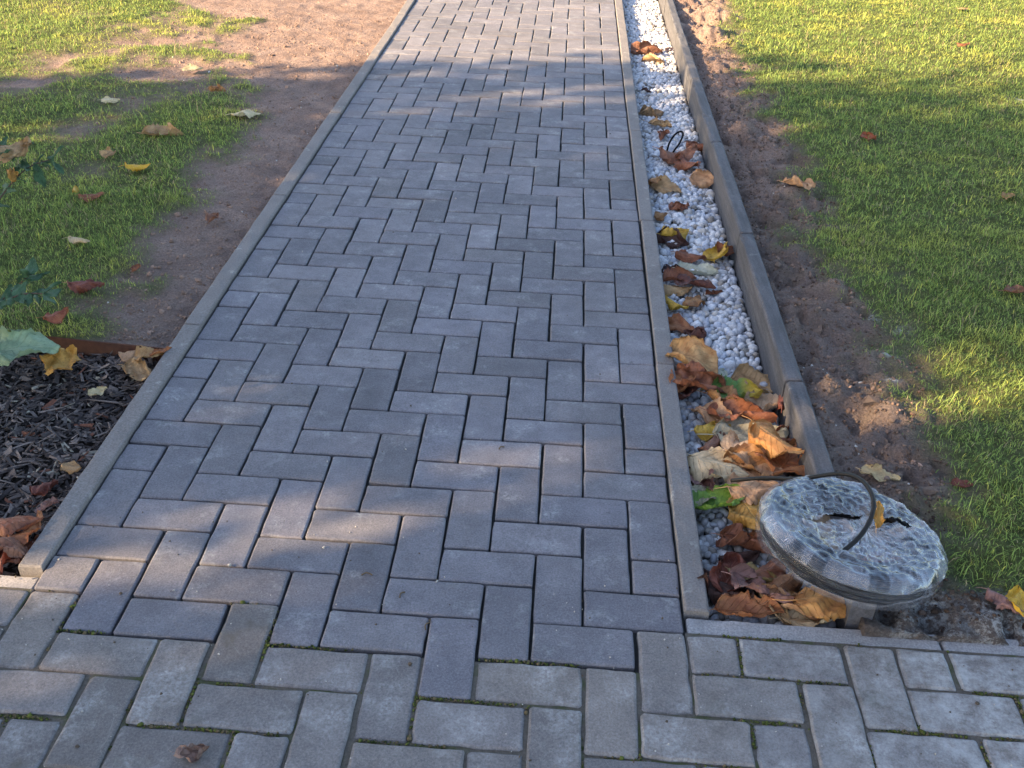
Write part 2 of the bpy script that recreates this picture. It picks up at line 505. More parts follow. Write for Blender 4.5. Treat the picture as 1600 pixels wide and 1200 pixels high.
def ground_z(x, y):
    x = np.asarray(x, float); y = np.asarray(y, float)
    lm = lawn_mask(x, y)
    fine = vnoise(x, y, .05, 6) * .011 + vnoise(x, y, .024, 7) * .009
    zl = -.008 + vnoise(x, y, .5, 8) * .02 + fine + lm * .014
    rut = vnoise(x * .35 + y * .1, y, .05, 9)
    zl = zl + rut * .007 * (1 - lm) * sstep(1.6, 3.2, y)
    zr = .028 + vnoise(x, y, .4, 10) * .012 + fine * 1.3 + lm * .012
    bare = (1 - lm)
    zr = zr + bare * (vnoise(x, y, .11, 12) * .030 + np.abs(vnoise(x, y, .07, 13)) * .030 + vnoise(x, y, .035, 17) * .015 - .022 * sstep(.12, .30, vnoise(x * 1.4, y, .055, 18)) + vnoise(x, y, .016, 19) * .010)
    for (px, py, r, a) in MOUNDS:
        d = np.hypot(x - px, y - py) / r
        zr = zr + 1.4 * a * np.exp(-d * d) * (1 + .8 * vnoise(x, y, .03, 14))
    zr = zr - .022 * sstep(.30, .06, y)
    zm = -.052 + vnoise(x, y, .2, 15) * .014 + fine
    z = np.where(x < .6, np.where(y < .95, zm, zl), zr)
    z = np.where((x > -.025) & (x < 1.647), -.11, z)
    z = np.where(y < .025, -.11, z)
    fade = sstep(6.8, 9.5, y)
    z = np.where((y > 6.8) & ((x < -.025) | (x > 1.647)), z * (1 - fade) + .01 * fade, z)
    z = np.where(y > 9.0, .0, z)
    return z

def axis(lo, hi, step, extra, far_lo, far_hi):
    a = list(np.arange(lo, hi + 1e-6, step))
    g, v = step, lo
    while v > far_lo:
        g *= 1.35; v -= g; a.append(v)
    g, v = step, hi
    while v < far_hi:
        g *= 1.35; v += g; a.append(v)
    a = [q for q in a if all(abs(q - e) > .0045 for e in extra)] + list(extra)
    return np.array(sorted(a))

def refine(a, lo, hi):
    m_ = [(p + q) / 2 for p, q in zip(a[:-1], a[1:]) if lo < p and q < hi and q - p > .012]
    return np.array(sorted(list(a) + m_))

def shear_y(x, y):
    w = np.clip(1 - np.abs(y - .95) / .35, 0, 1)
    return y - np.clip(x + .3, -1.2, .3) * .076 * w * (x < .2)

GX = axis(-3.4, 4.9, .02, [-.030, -.020, 1.6445, 1.6495], -400, 400)
GY = axis(-.2, 7.0, .02, [.0225, .0275, .9475, .9525, 8.995, 9.005], -400, 400)
GX = refine(GX, 1.64, 2.02)
GY = refine(GY, .0, 3.2)
xx, yy = np.meshgrid(GX, GY)
zz = ground_z(xx, yy)
V = np.stack([xx.ravel(), shear_y(xx, yy).ravel(), zz.ravel()], 1)
nx, ny = len(GX), len(GY)
idx = np.arange(nx * ny).reshape(ny, nx)
Q = np.stack([idx[:-1, :-1].ravel(), idx[:-1, 1:].ravel(), idx[1:, 1:].ravel(), idx[1:, :-1].ravel()], 1)
gm = tri_mesh('ground', V, Q, M_GROUND, True)
gx, gy = xx.ravel(), yy.ravel()
lm = lawn_mask(gx, gy)
far = np.clip(sstep(6.8, 7.6, gy) + sstep(4.2, 4.9, gx) + sstep(-2.6, -3.3, gx) + (gy < -.2), 0, 1)
lm = np.where((far > .5) & ~((gx > -.6) & (gx < 2) & (gy > 0) & (gy < 9)), 1, lm)
add_attr(gm, 'lawn', lm)
add_attr(gm, 'far', far)
add_attr(gm, 'bark', ((gx < 0) & (gx > -3) & (gy > .0) & (gy < .95)).astype(float))
dark_soil = sstep(.42, .05, gy) * (gx > 1.6) * .9 + .35 * (vnoise(gx, gy, .3, 16) + .5) * (gx > 1.6) * sstep(3.2, 1.6, gy)  # soil colour turns darker towards the near end, most on the right
dark_soil = dark_soil + .30 * (gx > 1.6) * sstep(3.4, 2.2, gy)
dark_soil = dark_soil + .25 * (gx < 0) * sstep(2.2, 1.0, gy)
add_attr(gm, 'dark_soil', np.clip(dark_soil, 0, .9))
dust = np.zeros(len(gx))
for (px, py, r, a) in [(1.80, .113, .05, 1), (1.92, .054, .07, 1), (1.82, .054, .04, .9), (1.894, .086, .04, 1), (1.74, .05, .05, .8), (1.98, .06, .06, .9), (1.95, .12, .03, .8),
                       (3.236, 3.64, .05, .8), (2.008, 2.129, .02, .6), (1.964, 1.30, .02, .8),
                       (2.032, 1.23, .02, .7), (1.946, 1.068, .018, .9), (1.934, .95, .02, .9)]:
    dust = np.maximum(dust, (.6 if py < .2 else 1) * a * np.exp(-((gx - px) ** 2 + (gy - py) ** 2) / r ** 2))
add_attr(gm, 'dust', dust)
tag(link('ground', gm), kind='structure')

# ------------------------------------------------------------------ pavers
def paver_geo(lx, ly, seed, worn):
    r = random.Random(seed)
    cr = .0045 if not worn else .006
    ch = .0032 if not worn else .0038
    hx, hy = lx / 2, ly / 2
    pts = []
    for cx, cy, a0 in ((hx - cr, hy - cr, 0), (-hx + cr, hy - cr, 90), (-hx + cr, -hy + cr, 180), (hx - cr, -hy + cr, 270)):
        for k in range(3):
            a = math.radians(a0 + 45 * k)
            pts.append((cx + cr * math.cos(a), cy + cr * math.sin(a)))
    out = []
    n = len(pts)
    for i in range(n):
        p, q = pts[i], pts[(i + 1) % n]
        out.append(p)
        d = math.hypot(q[0] - p[0], q[1] - p[1])
        if d > .03:
            k = 2 if d < .12 else 4
            for j in range(1, k + 1):
                f = j / (k + 1) + r.uniform(-.06, .06)
                out.append((p[0] + (q[0] - p[0]) * f, p[1] + (q[1] - p[1]) * f))
    amp = .0005 if not worn else .0009
    out = [(x + r.gauss(0, amp), y + r.gauss(0, amp)) for x, y in out]
    n = len(out)
    verts, faces = [], []
    def ring(ins, z, jit):
        for x, y in out:
            d = math.hypot(x, y)
            jx = ins + r.uniform(0, jit)
            verts.append((x - math.copysign(min(jx, abs(x)), x) * (1 if abs(x) > hx - .012 else 0), y - math.copysign(min(jx, abs(y)), y) * (1 if abs(y) > hy - .012 else 0), z))
    ring(0, -.035, 0)
    ring(0, -ch, 0)
    ring(ch * .45, -ch * .35, .0003 if not worn else .001)
    ring(ch * 1.15, 0, .0006 if not worn else .0018)
    for k in range(3):
        for i in range(n):
            j = (i + 1) % n
            faces.append((k * n + i, k * n + j, (k + 1) * n + j, (k + 1) * n + i))
    faces.append(tuple(range(3 * n, 4 * n)))
    return verts, faces

def variants(lx, ly, count, worn, seed0, gapv):
    res = []
    for k in range(count):
        rr = random.Random(seed0 + k)
        res.append(paver_geo(lx - gapv - rr.uniform(0, .0015), ly - gapv - rr.uniform(0, .0015), seed0 + k, worn))
    return res

GEO = {('new', 'full'): variants(.2, .1, 10, False, 100, .0047), ('new', 'half'): variants(.1, .1, 6, False, 200, .0047),
       ('old', 'full'): variants(.2, .1, 14, True, 300, .0062), ('old', 'half'): variants(.1, .1, 8, True, 400, .0062)}
MESH = {k: [mesh_from('paver', v, f, M_NEW if k[0] == 'new' else M_OLD) for v, f in L] for k, L in GEO.items()}

def lattice(x0, x1, y0, y1, keep):
    """herringbone: yields (cx, cy, kind, rot) in cell units; pieces leaving the area are cut to halves"""
    res = []
    for y in range(y0, y1):
        for x in range(x0, x1):
            c = (x - y) % 4
            if not keep(x, y): continue
            if c == 3:
                if keep(x + 1, y): res.append((x + 1, y + .5, 'full', 0))
                else: res.append((x + .5, y + .5, 'half', 0))
            elif c == 0 and not keep(x - 1, y): res.append((x + .5, y + .5, 'half', 0))
            elif c == 2:
                if keep(x, y + 1): res.append((x + .5, y + 1, 'full', 1))
                else: res.append((x + .5, y + .5, 'half', 1))
            elif c == 1 and not keep(x, y - 1): res.append((x + .5, y + .5, 'half', 1))
    return res

def build_field(parent, pieces, age, limit, rank, field_mat, name='paver'):
    pieces = sorted(pieces, key=rank)
    rr = random.Random(len(pieces))
    wob = .0011 if age == 'new' else .0022
    bigV, bigF, bigR = [], [], []
    for i, (cx, cy, kind, rot) in enumerate(pieces):
        k = rr.randrange(len(MESH[(age, kind)]))
        loc = Vector((cx * .1 + rr.gauss(0, wob * .6), cy * .1 + rr.gauss(0, wob * .6), rr.gauss(0, wob * .8) if age == 'new' else max(-.0012, rr.gauss(0, .0012))))
        ang = (math.pi / 2 if rot else 0) + rr.choice((0, math.pi)) + rr.gauss(0, .0045 if age == 'new' else .011)
        tx, ty = rr.gauss(0, .005 if age == 'new' else .006), rr.gauss(0, .005 if age == 'new' else .006)
        if i < limit:
            o = link(name, MESH[(age, kind)][k], parent, loc, (tx, ty, ang))
        else:
            v, f = GEO[(age, kind)][k]
            ca, sa = math.cos(ang), math.sin(ang)
            b = len(bigV)
            w = rr.random()
            for (x, y, z) in v:
                bigV.append((loc.x + x * ca - y * sa, loc.y + x * sa + y * ca, loc.z + z))
                bigR.append(w)
            for q in f: bigF.append(tuple(b + j for j in q))
    if bigV:
        me = mesh_from('distant_pavers', bigV, bigF, field_mat)
        add_attr(me, 'rnd', bigR)
        tag(link('distant_pavers', me, parent), kind='stuff')

def sheet(name, rects, z, mat):
    v, f = [], []
    for (x0, x1, y0, y1) in rects:
        b = len(v)
        v += [(x0, y0, z), (x1, y0, z), (x1, y1, z), (x0, y1, z)]
        f.append((b, b + 1, b + 2, b + 3))
    return mesh_from(name, v, f, mat)

path = tag(link('paved_path', sheet('paved_path', [(-.002, 1.302, -.21, 9.0)], -.0135, M_JNEW)), kind='structure')
old = tag(link('old_pavement', sheet('old_pavement', [(-1.4, 0, -2.2, .004), (0, 1.3, -2.2, -.105), (1.3, 3.4, -2.2, .004)], -.0048, M_JOLD)), kind='structure')
in_path = lambda x, y: 0 <= x < 13 and y >= -2
all_pieces = lattice(0, 13, -2, 90, lambda x, y: 0 <= x < 13 and -6 <= y < 90)
new_p = [p for p in all_pieces if p[1] > -.6 or (p[2] == 'full' and p[3] == 1 and abs(p[0] - 8.5) < .1 and p[1] > -1.1)]
build_field(path, new_p, 'new', 300, lambda p: p[1], M_NEWA)
old_all = lattice(-14, 34, -22, 2, lambda x, y: (y < 0) or (0 <= x < 13))
newset = {(round(p[0], 1), round(p[1], 1)) for p in new_p}
old_p = [p for p in old_all if (round(p[0], 1), round(p[1], 1)) not in newset and p[1] < 0]
build_field(old, old_p, 'old', 150, lambda p: math.hypot(p[0] - 10, (p[1] + 2) * 2.2), M_OLDA)

# moss cushions in the old joints
ico = bmesh.new(); bmesh.ops.create_icosphere(ico, subdivisions=1, radius=1)
ICO_V = np.array([v.co[:] for v in ico.verts]); ICO_F = np.array([[v.index for v in f.verts] for f in ico.faces]); ico.free()
ico = bmesh.new(); bmesh.ops.create_icosphere(ico, subdivisions=2, radius=1)
ICO2_V = np.array([v.co[:] for v in ico.verts]); ICO2_F = np.array([[v.index for v in f.verts] for f in ico.faces]); ico.free()

def rand_rot(n, rng):
    q = rng.normal(size=(n, 4)); q /= np.linalg.norm(q, axis=1)[:, None]
    w, x, y, z = q.T
    return np.stack([1 - 2 * (y * y + z * z), 2 * (x * y - z * w), 2 * (x * z + y * w), 2 * (x * y + z * w), 1 - 2 * (x * x + z * z), 2 * (y * z - x * w),
                     2 * (x * z - y * w), 2 * (y * z + x * w), 1 - 2 * (x * x + y * y)], 1).reshape(n, 3, 3)

def scatter_blobs(name, pos, scl, col, mat, rng, base=(ICO_V, ICO_F), jitter=.12, upright=False, smooth=True):
    n = len(pos)
    bv, bf = base
    v = bv[None] * (1 + rng.normal(0, jitter, (n, len(bv), 1)))
    v = v * scl[:, None, :]
    if not upright:
        tilt = rand_rot(n, rng)
        v = np.einsum('nij,nkj->nki', tilt, v)
    v = v + pos[:, None, :]
    f = (bf[None] + (np.arange(n) * len(bv))[:, None, None]).reshape(-1, 3)
    me = tri_mesh(name, v.reshape(-1, 3), f, mat, smooth)
    add_attr(me, 'Col', np.repeat(col, len(bv), 0), 'FLOAT_COLOR')
    return me

mp = []
rm = random.Random(3)
for (cx, cy, kind, rot) in old_p:
    if not (-3 < cx < 24 and -7 < cy): continue
    hx, hy = (.1, .05) if (kind == 'full' and not rot) else ((.05, .1) if kind == 'full' else (.05, .05))
    for sx, sy, tx, ty, ln in ((0, 1, 1, 0, hx), (1, 0, 0, 1, hy)):
        ph = rm.random()
        for j in range(int(ln * 2 / .0028)):
            tt = -ln + j * .0028
            X, Y = cx * .1 + sx * hx + tx * tt, cy * .1 + sy * hy + ty * tt
            if Y > .004: continue
            dens = float(vnoise(X, Y, .10, 21)) + .5 * float(vnoise(X, Y, .03, 22))
            for _ in range(3):
                if dens + rm.uniform(-.14, .14) > .30:
                    mp.append((X + rm.gauss(0, .0017), Y + rm.gauss(0, .0017), -.0046 + rm.uniform(0, .0028)))
mp = np.array(mp)
rng = np.random.default_rng(2)
k = rng.random(len(mp))[:, None]
mcol = np.array([.026, .034, .010]) * (1 - k) + np.array([.115, .125, .030]) * k
dry = rng.random(len(mp)) < .38
mcol[dry] = [.12, .09, .05]
me = scatter_blobs('moss', mp, rng.gamma(3, .00042, (len(mp), 1)) * rng.uniform(.6, 1.5, (len(mp), 3)) + .0004, mcol, M_MOSS, rng, jitter=.2)
tag(link('moss', me, old), kind='stuff')

# ------------------------------------------------------------------ kerbs and edgings
def bar_mesh(name, length, width, zb, zt, ch, seed, mat, nseg=24, chip=.0012):
    r = random.Random(seed)
    w = width / 2
    prof = [(-w, zb), (-w, zt - ch), (-w + ch * .4, zt - ch * .3), (-w + ch, zt), (0, zt), (w - ch, zt), (w - ch * .4, zt - ch * .3), (w, zt - ch), (w, zb)]
    st = [0, .004] + [length * i / nseg for i in range(1, nseg)] + [length - .004, length]
    V, F = [], []
    n = len(prof)
    for i, y in enumerate(st):
        endc = (i == 0 or i == len(st) - 1)
        bite = r.uniform(0, chip * 2.5) if r.random() < .18 else 0
        for j, (x, z) in enumerate(prof):
            edge = j in (2, 3, 5, 6)
            V.append((x + (r.gauss(0, chip * .35) if edge else 0) - (math.copysign(bite, x) if edge else 0), y, z + (r.gauss(0, chip * .3) if edge else 0) - (bite * .5 if edge else 0) - (.003 if endc and j not in (0, n - 1) else 0)))
    for i in range(len(st) - 1):
        for j in range(n - 1):
            F.append((i * n + j, i * n + j + 1, (i + 1) * n + j + 1, (i + 1) * n + j))
    F.append(tuple(range(n - 1, -1, -1)))
    F.append(tuple((len(st) - 1) * n + j for j in range(n)))
    return mesh_from(name, V, [f[::-1] for f in F], mat)

def bar_row(struct_name, piece, start, cuts, x, along, width, zb, zt, mat, ch=.004, seed=0, chip=.0012, zstep=.0008):
    """row of stones lying end to end; along = 'y' or 'x'"""
    a0, a1 = start, cuts[-1]
    h = .012
    if along == 'y': rc = (x - width / 2 - h, x + width / 2 + h, a0, a1)
    else: rc = (a0, a1, x - width / 2 - h, x + width / 2 + h)
    root = tag(link(struct_name, sheet(struct_name, [rc], zb - .002, M_JNEW)), kind='structure')
    r = random.Random(seed)
    a = start
    for c in cuts:
        L = c - a - .0055
        me = bar_mesh(piece, L, width, zb, zt, ch, seed * 31 + int(c * 1000) % 997, mat, max(6, int(L * 24)), chip)
        dz = r.gauss(0, zstep)
        if along == 'y': link(piece, me, root, (x + r.gauss(0, .0008), a + .0027, dz), (0, 0, r.gauss(0, .0022)))
        else: link(piece, me, root, (a + .0027, x + r.gauss(0, .0008), dz), (0, 0, -math.pi / 2 + r.gauss(0, .0012)))
        a = c
    return root

bar_row('kerb_left', 'kerb_stone', .048, [1.063 + .985 * i for i in range(9)], -.0275, 'y', .050, -.09, .010, M_KERB, seed=1)
bar_row('kerb_right', 'kerb_stone', .052, [1.0 + 1.0 * i for i in range(9)], 1.3275, 'y', .050, -.09, .007, M_KERB, seed=2)
bar_row('outer_edging', 'edging_stone', .055, [.85 + .93 * i for i in range(10)], 1.647, 'y', .048, -.10, .070, M_BOARD, ch=.007, seed=3, chip=.0022, zstep=.002)
# at y the strips are turned by -90 degrees, so their local +y runs along +x
bar_row('pavement_edging', 'edging_strip', 1.303, [1.80, 2.80, 3.80], .0235, 'x', .044, -.09, -.004, M_STRIP, ch=.004, seed=4, chip=.002)
bar_row('pavement_edging_left', 'edging_strip', -3.0, [-2.0, -1.0, -.003], .0235, 'x', .044, -.09, -.014, M_STRIP, ch=.004, seed=5, chip=.002)

# rusty steel lawn edging
st = bar_mesh('steel_edging', 2.45, .004, -.13, .004, .0008, 9, M_STEEL, 30, .0004)
o = link('steel_edging', st, None, (-2.51, shear_y(np.array(-2.5), np.array(.95)).item() * 0 + .95 + .0, 0), (0, 0, 0))
p0 = Vector((-.054, .95 - (-.054 + .3) * .076, 0)); p1 = Vector((-1.45, .95 + (1.15) * .076, 0))
ang = math.atan2(p1.y - p0.y, p1.x - p0.x)
o.location = p0
o.rotation_euler = (0, 0, ang - math.pi / 2)
o.scale = (1, (p1 - p0).length / 2.45, 1)
tag(o, 'rusty steel lawn edging strip between bark mulch and left lawn', 'garden edging')

# ------------------------------------------------------------------ gravel
rng = np.random.default_rng(21)
pos = []
for layer, (zc, step) in enumerate(((-.066, .0225), (-.053, .0200))):
    ys = np.arange(.045, 7.2, step * .87)
    for j, y in enumerate(ys):
        xs = np.arange(1.362, 1.615, step) + (step / 2 if j % 2 else 0)
        for x in xs:
            if 1.358 < x < 1.616: pos.append((x, y, zc))
pos = np.array(pos)
pos[:, :2] += rng.normal(0, .0042, (len(pos), 2))
pos[:, 0] = np.clip(pos[:, 0], 1.364, 1.612)
pos[:, 2] += rng.normal(0, .0032, len(pos)) + vnoise(pos[:, 0], pos[:, 1], .15, 30) * .014
sz = rng.uniform(.0078, .0156, len(pos)) * np.where(rng.random(len(pos)) < .12, 1.25, 1)
scl = np.stack([sz * rng.uniform(.95, 1.35, len(pos)), sz * rng.uniform(.85, 1.1, len(pos)), sz * rng.uniform(.62, .9, len(pos))], 1)
k = rng.random((len(pos), 1))
col = np.array([.34, .325, .335]) * (1 - k) + np.array([.60, .57, .57]) * k
tint = rng.random(len(pos))
col[tint < .22] *= [.74, .78, .86]
col[tint > .84] *= [.82, .76, .68]
col[tint > .95] *= [.62, .58, .54]
edge_ = np.minimum(pos[:, 0] - 1.353, 1.622 - pos[:, 0])
dirt = sstep(.05, .0, edge_ + rng.normal(0, .015, len(pos)))[:, None] * .35
col = col * (1 - dirt) + np.array([.20, .16, .13]) * dirt
col[(tint > .90) & (tint < .93)] *= .4
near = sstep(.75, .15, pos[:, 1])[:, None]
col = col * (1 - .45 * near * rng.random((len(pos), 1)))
def join_np(name, parts, mat):
    bm = bmesh.new()
    for me_ in parts: bm.from_mesh(me_)
    out = bpy.data.meshes.new(name); bm.to_mesh(out); bm.free()
    out.materials.append(mat)
    for me_ in parts: bpy.data.meshes.remove(me_)
    return out
up_ = (pos[:, 2] > -.0595) & (pos[:, 1] < 5.2)
gv = join_np('white_gravel', [scatter_blobs('gravel_upper', pos[up_], scl[up_], col[up_], M_PEBBLE, rng, base=(ICO2_V, ICO2_F), jitter=.035),
                              scatter_blobs('gravel_lower', pos[~up_], scl[~up_], col[~up_], M_PEBBLE, rng, jitter=.07)], M_PEBBLE)
tag(link('white_gravel', gv), 'white round pebble gravel filling the strip between kerb and outer edging', 'gravel', kind='stuff')
gb = tag(link('gravel_bed', sheet('gravel_bed', [(1.353, 1.623, .046, 9)], -.071, M_JNEW)), kind='structure')

# ------------------------------------------------------------------ bark mulch
rng = np.random.default_rng(31)
n = 11000
x = rng.uniform(-1.5, -.055, n); y = rng.uniform(.05, .945, n)
y = shear_y(x, y)
z = ground_z(x, np.clip(y, .05, .94)) + rng.uniform(0, .014, n)
L = rng.gamma(2.6, .0088, n) + .006; W = rng.gamma(3.2, .0022, n) + .0025; T = rng.uniform(.001, .003, n)
base = np.array([[-.5, -.35, -.5], [.5, -.2, -.5], [.5, .25, -.5], [-.45, .5, -.5], [-.42, -.4, .5], [.55, -.15, .5], [.45, .3, .5], [-.5, .4, .5]])
bf = np.array([[0, 3, 2, 1], [4, 5, 6, 7], [0, 1, 5, 4], [1, 2, 6, 5], [2, 3, 7, 6], [3, 0, 4, 7]])
v = base[None] * (1 + rng.normal(0, .22, (n, 8, 1)))
v = v * np.stack([L, W, T], 1)[:, None, :]
yaw_ = rng.uniform(0, 2 * math.pi, n); pt = rng.normal(0, .28, n); rl = rng.normal(0, .5, n)
def euler(a, b, c):
    ca, sa, cb, sb, cc, sc = np.cos(a), np.sin(a), np.cos(b), np.sin(b), np.cos(c), np.sin(c)
    return np.stack([ca * cb, ca * sb * sc - sa * cc, ca * sb * cc + sa * sc, sa * cb, sa * sb * sc + ca * cc, sa * sb * cc - ca * sc, -sb, cb * sc, cb * cc], 1).reshape(-1, 3, 3)
v = np.einsum('nij,nkj->nki', euler(yaw_, pt, rl), v) + np.stack([x, y, z], 1)[:, None, :]
f = (bf[None] + (np.arange(n) * 8)[:, None, None]).reshape(-1, 4)
me = tri_mesh('bark_mulch', v.reshape(-1, 3), f, M_BARK)
k = rng.random((n, 1)) ** 2.2
col = np.array([.030, .022, .021]) * (1 - k) + np.array([.19, .145, .125]) * k
pick = rng.random(n)
col[pick > .975] = [.26, .22, .17]
col[pick < .03] = [.13, .05, .03]
add_attr(me, 'Col', np.repeat(col, 8, 0), 'FLOAT_COLOR')
tag(link('bark_mulch', me), 'dark bark chip mulch filling the bed left of the kerb', 'mulch', kind='stuff')

# ------------------------------------------------------------------ soil crumbs
rng = np.random.default_rng(41)
cx = np.concatenate([rng.uniform(1.68, 2.05, 9000), rng.uniform(-1.3, -.06, 9000)])
cy = np.concatenate([rng.uniform(.06, 4.6, 9000), .98 + 4.0 * rng.random(9000) ** 1.6])
keep = lawn_mask(cx, cy) < .5
cx, cy = cx[keep], cy[keep]
s = rng.gamma(2.2, .0011, len(cx)) + .0008
s = np.where(cx < 0, s * .8, s * .75)
pos = np.stack([cx, cy, ground_z(cx, cy) + s * .3], 1)
scl = s[:, None] * rng.uniform(.7, 1.3, (len(cx), 3))
k = rng.random((len(cx), 1))
col = np.array([.15, .094, .070]) * (1 - k) + np.array([.29, .190, .145]) * k
col[cx > 1] *= rng.uniform(.35, 1.0, ((cx > 1).sum(), 1))
white = rng.random(len(cx)) < .008
col[white] = [.4, .37, .34]
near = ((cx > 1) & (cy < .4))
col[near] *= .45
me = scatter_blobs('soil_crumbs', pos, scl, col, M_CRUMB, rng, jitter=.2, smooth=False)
tag(link('soil_crumbs', me), 'loose crumbs of brown soil on the bare ground beside the path', 'soil', kind='stuff')
# clods along the dug strip
n = 1500
cx = rng.uniform(1.685, 1.93, n); cy = .1 + 5.6 * rng.random(n)
ok = (lawn_mask(cx, cy) < .45) & (vnoise(cx, cy, .14, 70) + .4 * vnoise(cx, cy, .05, 71) > .02)
cx, cy = cx[ok], cy[ok]
s = rng.gamma(2.2, .0017, len(cx)) + .002
pos = np.stack([cx, cy, ground_z(cx, cy) - s * .1], 1)
k = rng.random((len(cx), 1))
col = np.array([.075, .052, .042]) * (1 - k) + np.array([.16, .112, .088]) * k
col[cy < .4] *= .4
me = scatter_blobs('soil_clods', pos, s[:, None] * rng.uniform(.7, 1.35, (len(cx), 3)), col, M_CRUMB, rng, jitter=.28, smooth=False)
tag(link('soil_clods', me), 'lumpy clods of dug soil along the outer edging', 'soil', kind='stuff')
# grit swept over the paving
n = 420
cx = rng.uniform(-.1, 2.0, n); cy = np.where(rng.random(n) < .7, rng.uniform(-.45, .25, n), rng.uniform(.25, 4, n))
ok = (cx < 1.3) | (cy < -.01)
cx, cy = cx[ok], cy[ok]
s = rng.gamma(2, .0005, len(cx)) + .0005
pos = np.stack([cx, cy, s * .4 + .0005], 1)
col = np.where(rng.random((len(cx), 1)) < .5, np.array([[.08, .06, .045]]), np.array([[.36, .32, .28]]))
me = scatter_blobs('grit', pos, s[:, None] * rng.uniform(.7, 1.3, (len(cx), 3)), col, M_CRUMB, rng, jitter=.2, smooth=False)
tag(link('grit', me), 'tiny grit and soil specks scattered on the pavers', 'grit', kind='stuff')

# ------------------------------------------------------------------ grass
def grass(name, regions, seed, label):
    rng = np.random.default_rng(seed)
    P = []
    for (x0, x1, y0, y1, dens, wid) in regions:
        n = int((x1 - x0) * (y1 - y0) * dens)
        x = rng.uniform(x0, x1, n); y = rng.uniform(y0, y1, n)
        mk = lawn_mask(x, y)
        clump = .66 + .9 * (vnoise(x, y, .035, 50) + .5) + .5 * vnoise(x, y, .15, 51)
        ok = rng.random(n) < np.clip(mk ** 1.4 * clump, 0, 1)
        P.append(np.stack([x[ok], y[ok], np.full(ok.sum(), wid), mk[ok]], 1))
    P = np.concatenate(P)
    x, y, wid, mk = P.T
    n = len(x)
    z = ground_z(x, y) - .002
    ln = rng.gamma(5, .0036, n) * (.55 + .45 * mk) * (.85 + .5 * (vnoise(x, y, .12, 52) + .3))
    ln = np.where(rng.random(n) < .03, ln * 1.9, ln)
    ln = np.clip(ln, .008, .075)
    lean = np.clip(rng.normal(.80, .38, n), .05, 1.45)
    dirn = rng.uniform(0, 2 * math.pi, n) + vnoise(x, y, .10, 53) * 7
    dx, dy = np.cos(dirn), np.sin(dirn)
    l1 = ln * .5
    a1 = lean * .55
    a2 = np.minimum(lean * 1.35, 1.5)
    mx, my, mz = x + dx * l1 * np.sin(a1), y + dy * l1 * np.sin(a1), z + l1 * np.cos(a1)
    tx, ty, tz = mx + dx * l1 * np.sin(a2), my + dy * l1 * np.sin(a2), mz + l1 * np.cos(a2)
    tw = rng.uniform(0, math.pi, n)
    wx, wy = np.cos(tw), np.sin(tw)
    w = wid * rng.uniform(.7, 1.3, n) * .5
    V = np.stack([np.stack([x - wx * w, y - wy * w, z], 1), np.stack([x + wx * w, y + wy * w, z], 1),
                  np.stack([mx - wx * w * .85, my - wy * w * .85, mz], 1), np.stack([mx + wx * w * .85, my + wy * w * .85, mz], 1),
                  np.stack([tx, ty, tz], 1)], 1)
    b = (np.arange(n) * 5)[:, None]
    loops = np.concatenate([b + 0, b + 1, b + 3, b + 2, b + 2, b + 3, b + 4], 1).ravel()
    starts = np.stack([np.arange(n) * 7, np.arange(n) * 7 + 4], 1).ravel()
    totals = np.tile([4, 3], n)
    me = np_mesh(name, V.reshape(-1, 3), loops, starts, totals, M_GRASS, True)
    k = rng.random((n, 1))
    g1, g2 = np.array([.100, .142, .040]), np.array([.335, .420, .105])
    col = g1 * (1 - k) + g2 * k
    yel = np.clip(sstep(.08, .36, vnoise(x, y, .22, 54) + .5 * vnoise(x, y, .07, 55)) * (.28 + .5 * sstep(1.3, .7, y) + .35 * sstep(3.2, 4.6, y)) + (rng.random(n) < .07), 0, 1)[:, None]  # yellowish patches; the far increase puts sunlight into the blade colour
    sun_straw = np.array([.50, .48, .10]) * (.7 + .6 * rng.random((n, 1)))
    col = col * (1 - yel) + sun_straw * yel
    dead = rng.random(n) < .05 + .22 * (1 - mk) + .10 * (vnoise(x, y, .18, 57) > .12)
    col[dead] = np.array([.32, .25, .14]) * (.6 + .7 * rng.random((dead.sum(), 1)))
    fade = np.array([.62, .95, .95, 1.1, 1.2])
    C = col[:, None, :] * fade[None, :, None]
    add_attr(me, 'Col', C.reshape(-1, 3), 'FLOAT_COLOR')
    tag(link(name, me), label, 'grass', kind='stuff')
    return n
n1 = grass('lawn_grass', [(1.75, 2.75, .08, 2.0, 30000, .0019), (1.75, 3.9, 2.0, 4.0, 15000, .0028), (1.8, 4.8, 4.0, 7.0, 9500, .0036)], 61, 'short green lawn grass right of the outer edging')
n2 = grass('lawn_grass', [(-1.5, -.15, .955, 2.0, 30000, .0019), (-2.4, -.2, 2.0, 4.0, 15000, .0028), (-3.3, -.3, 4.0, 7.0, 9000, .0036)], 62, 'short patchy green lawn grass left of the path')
print('blades', n1, n2)

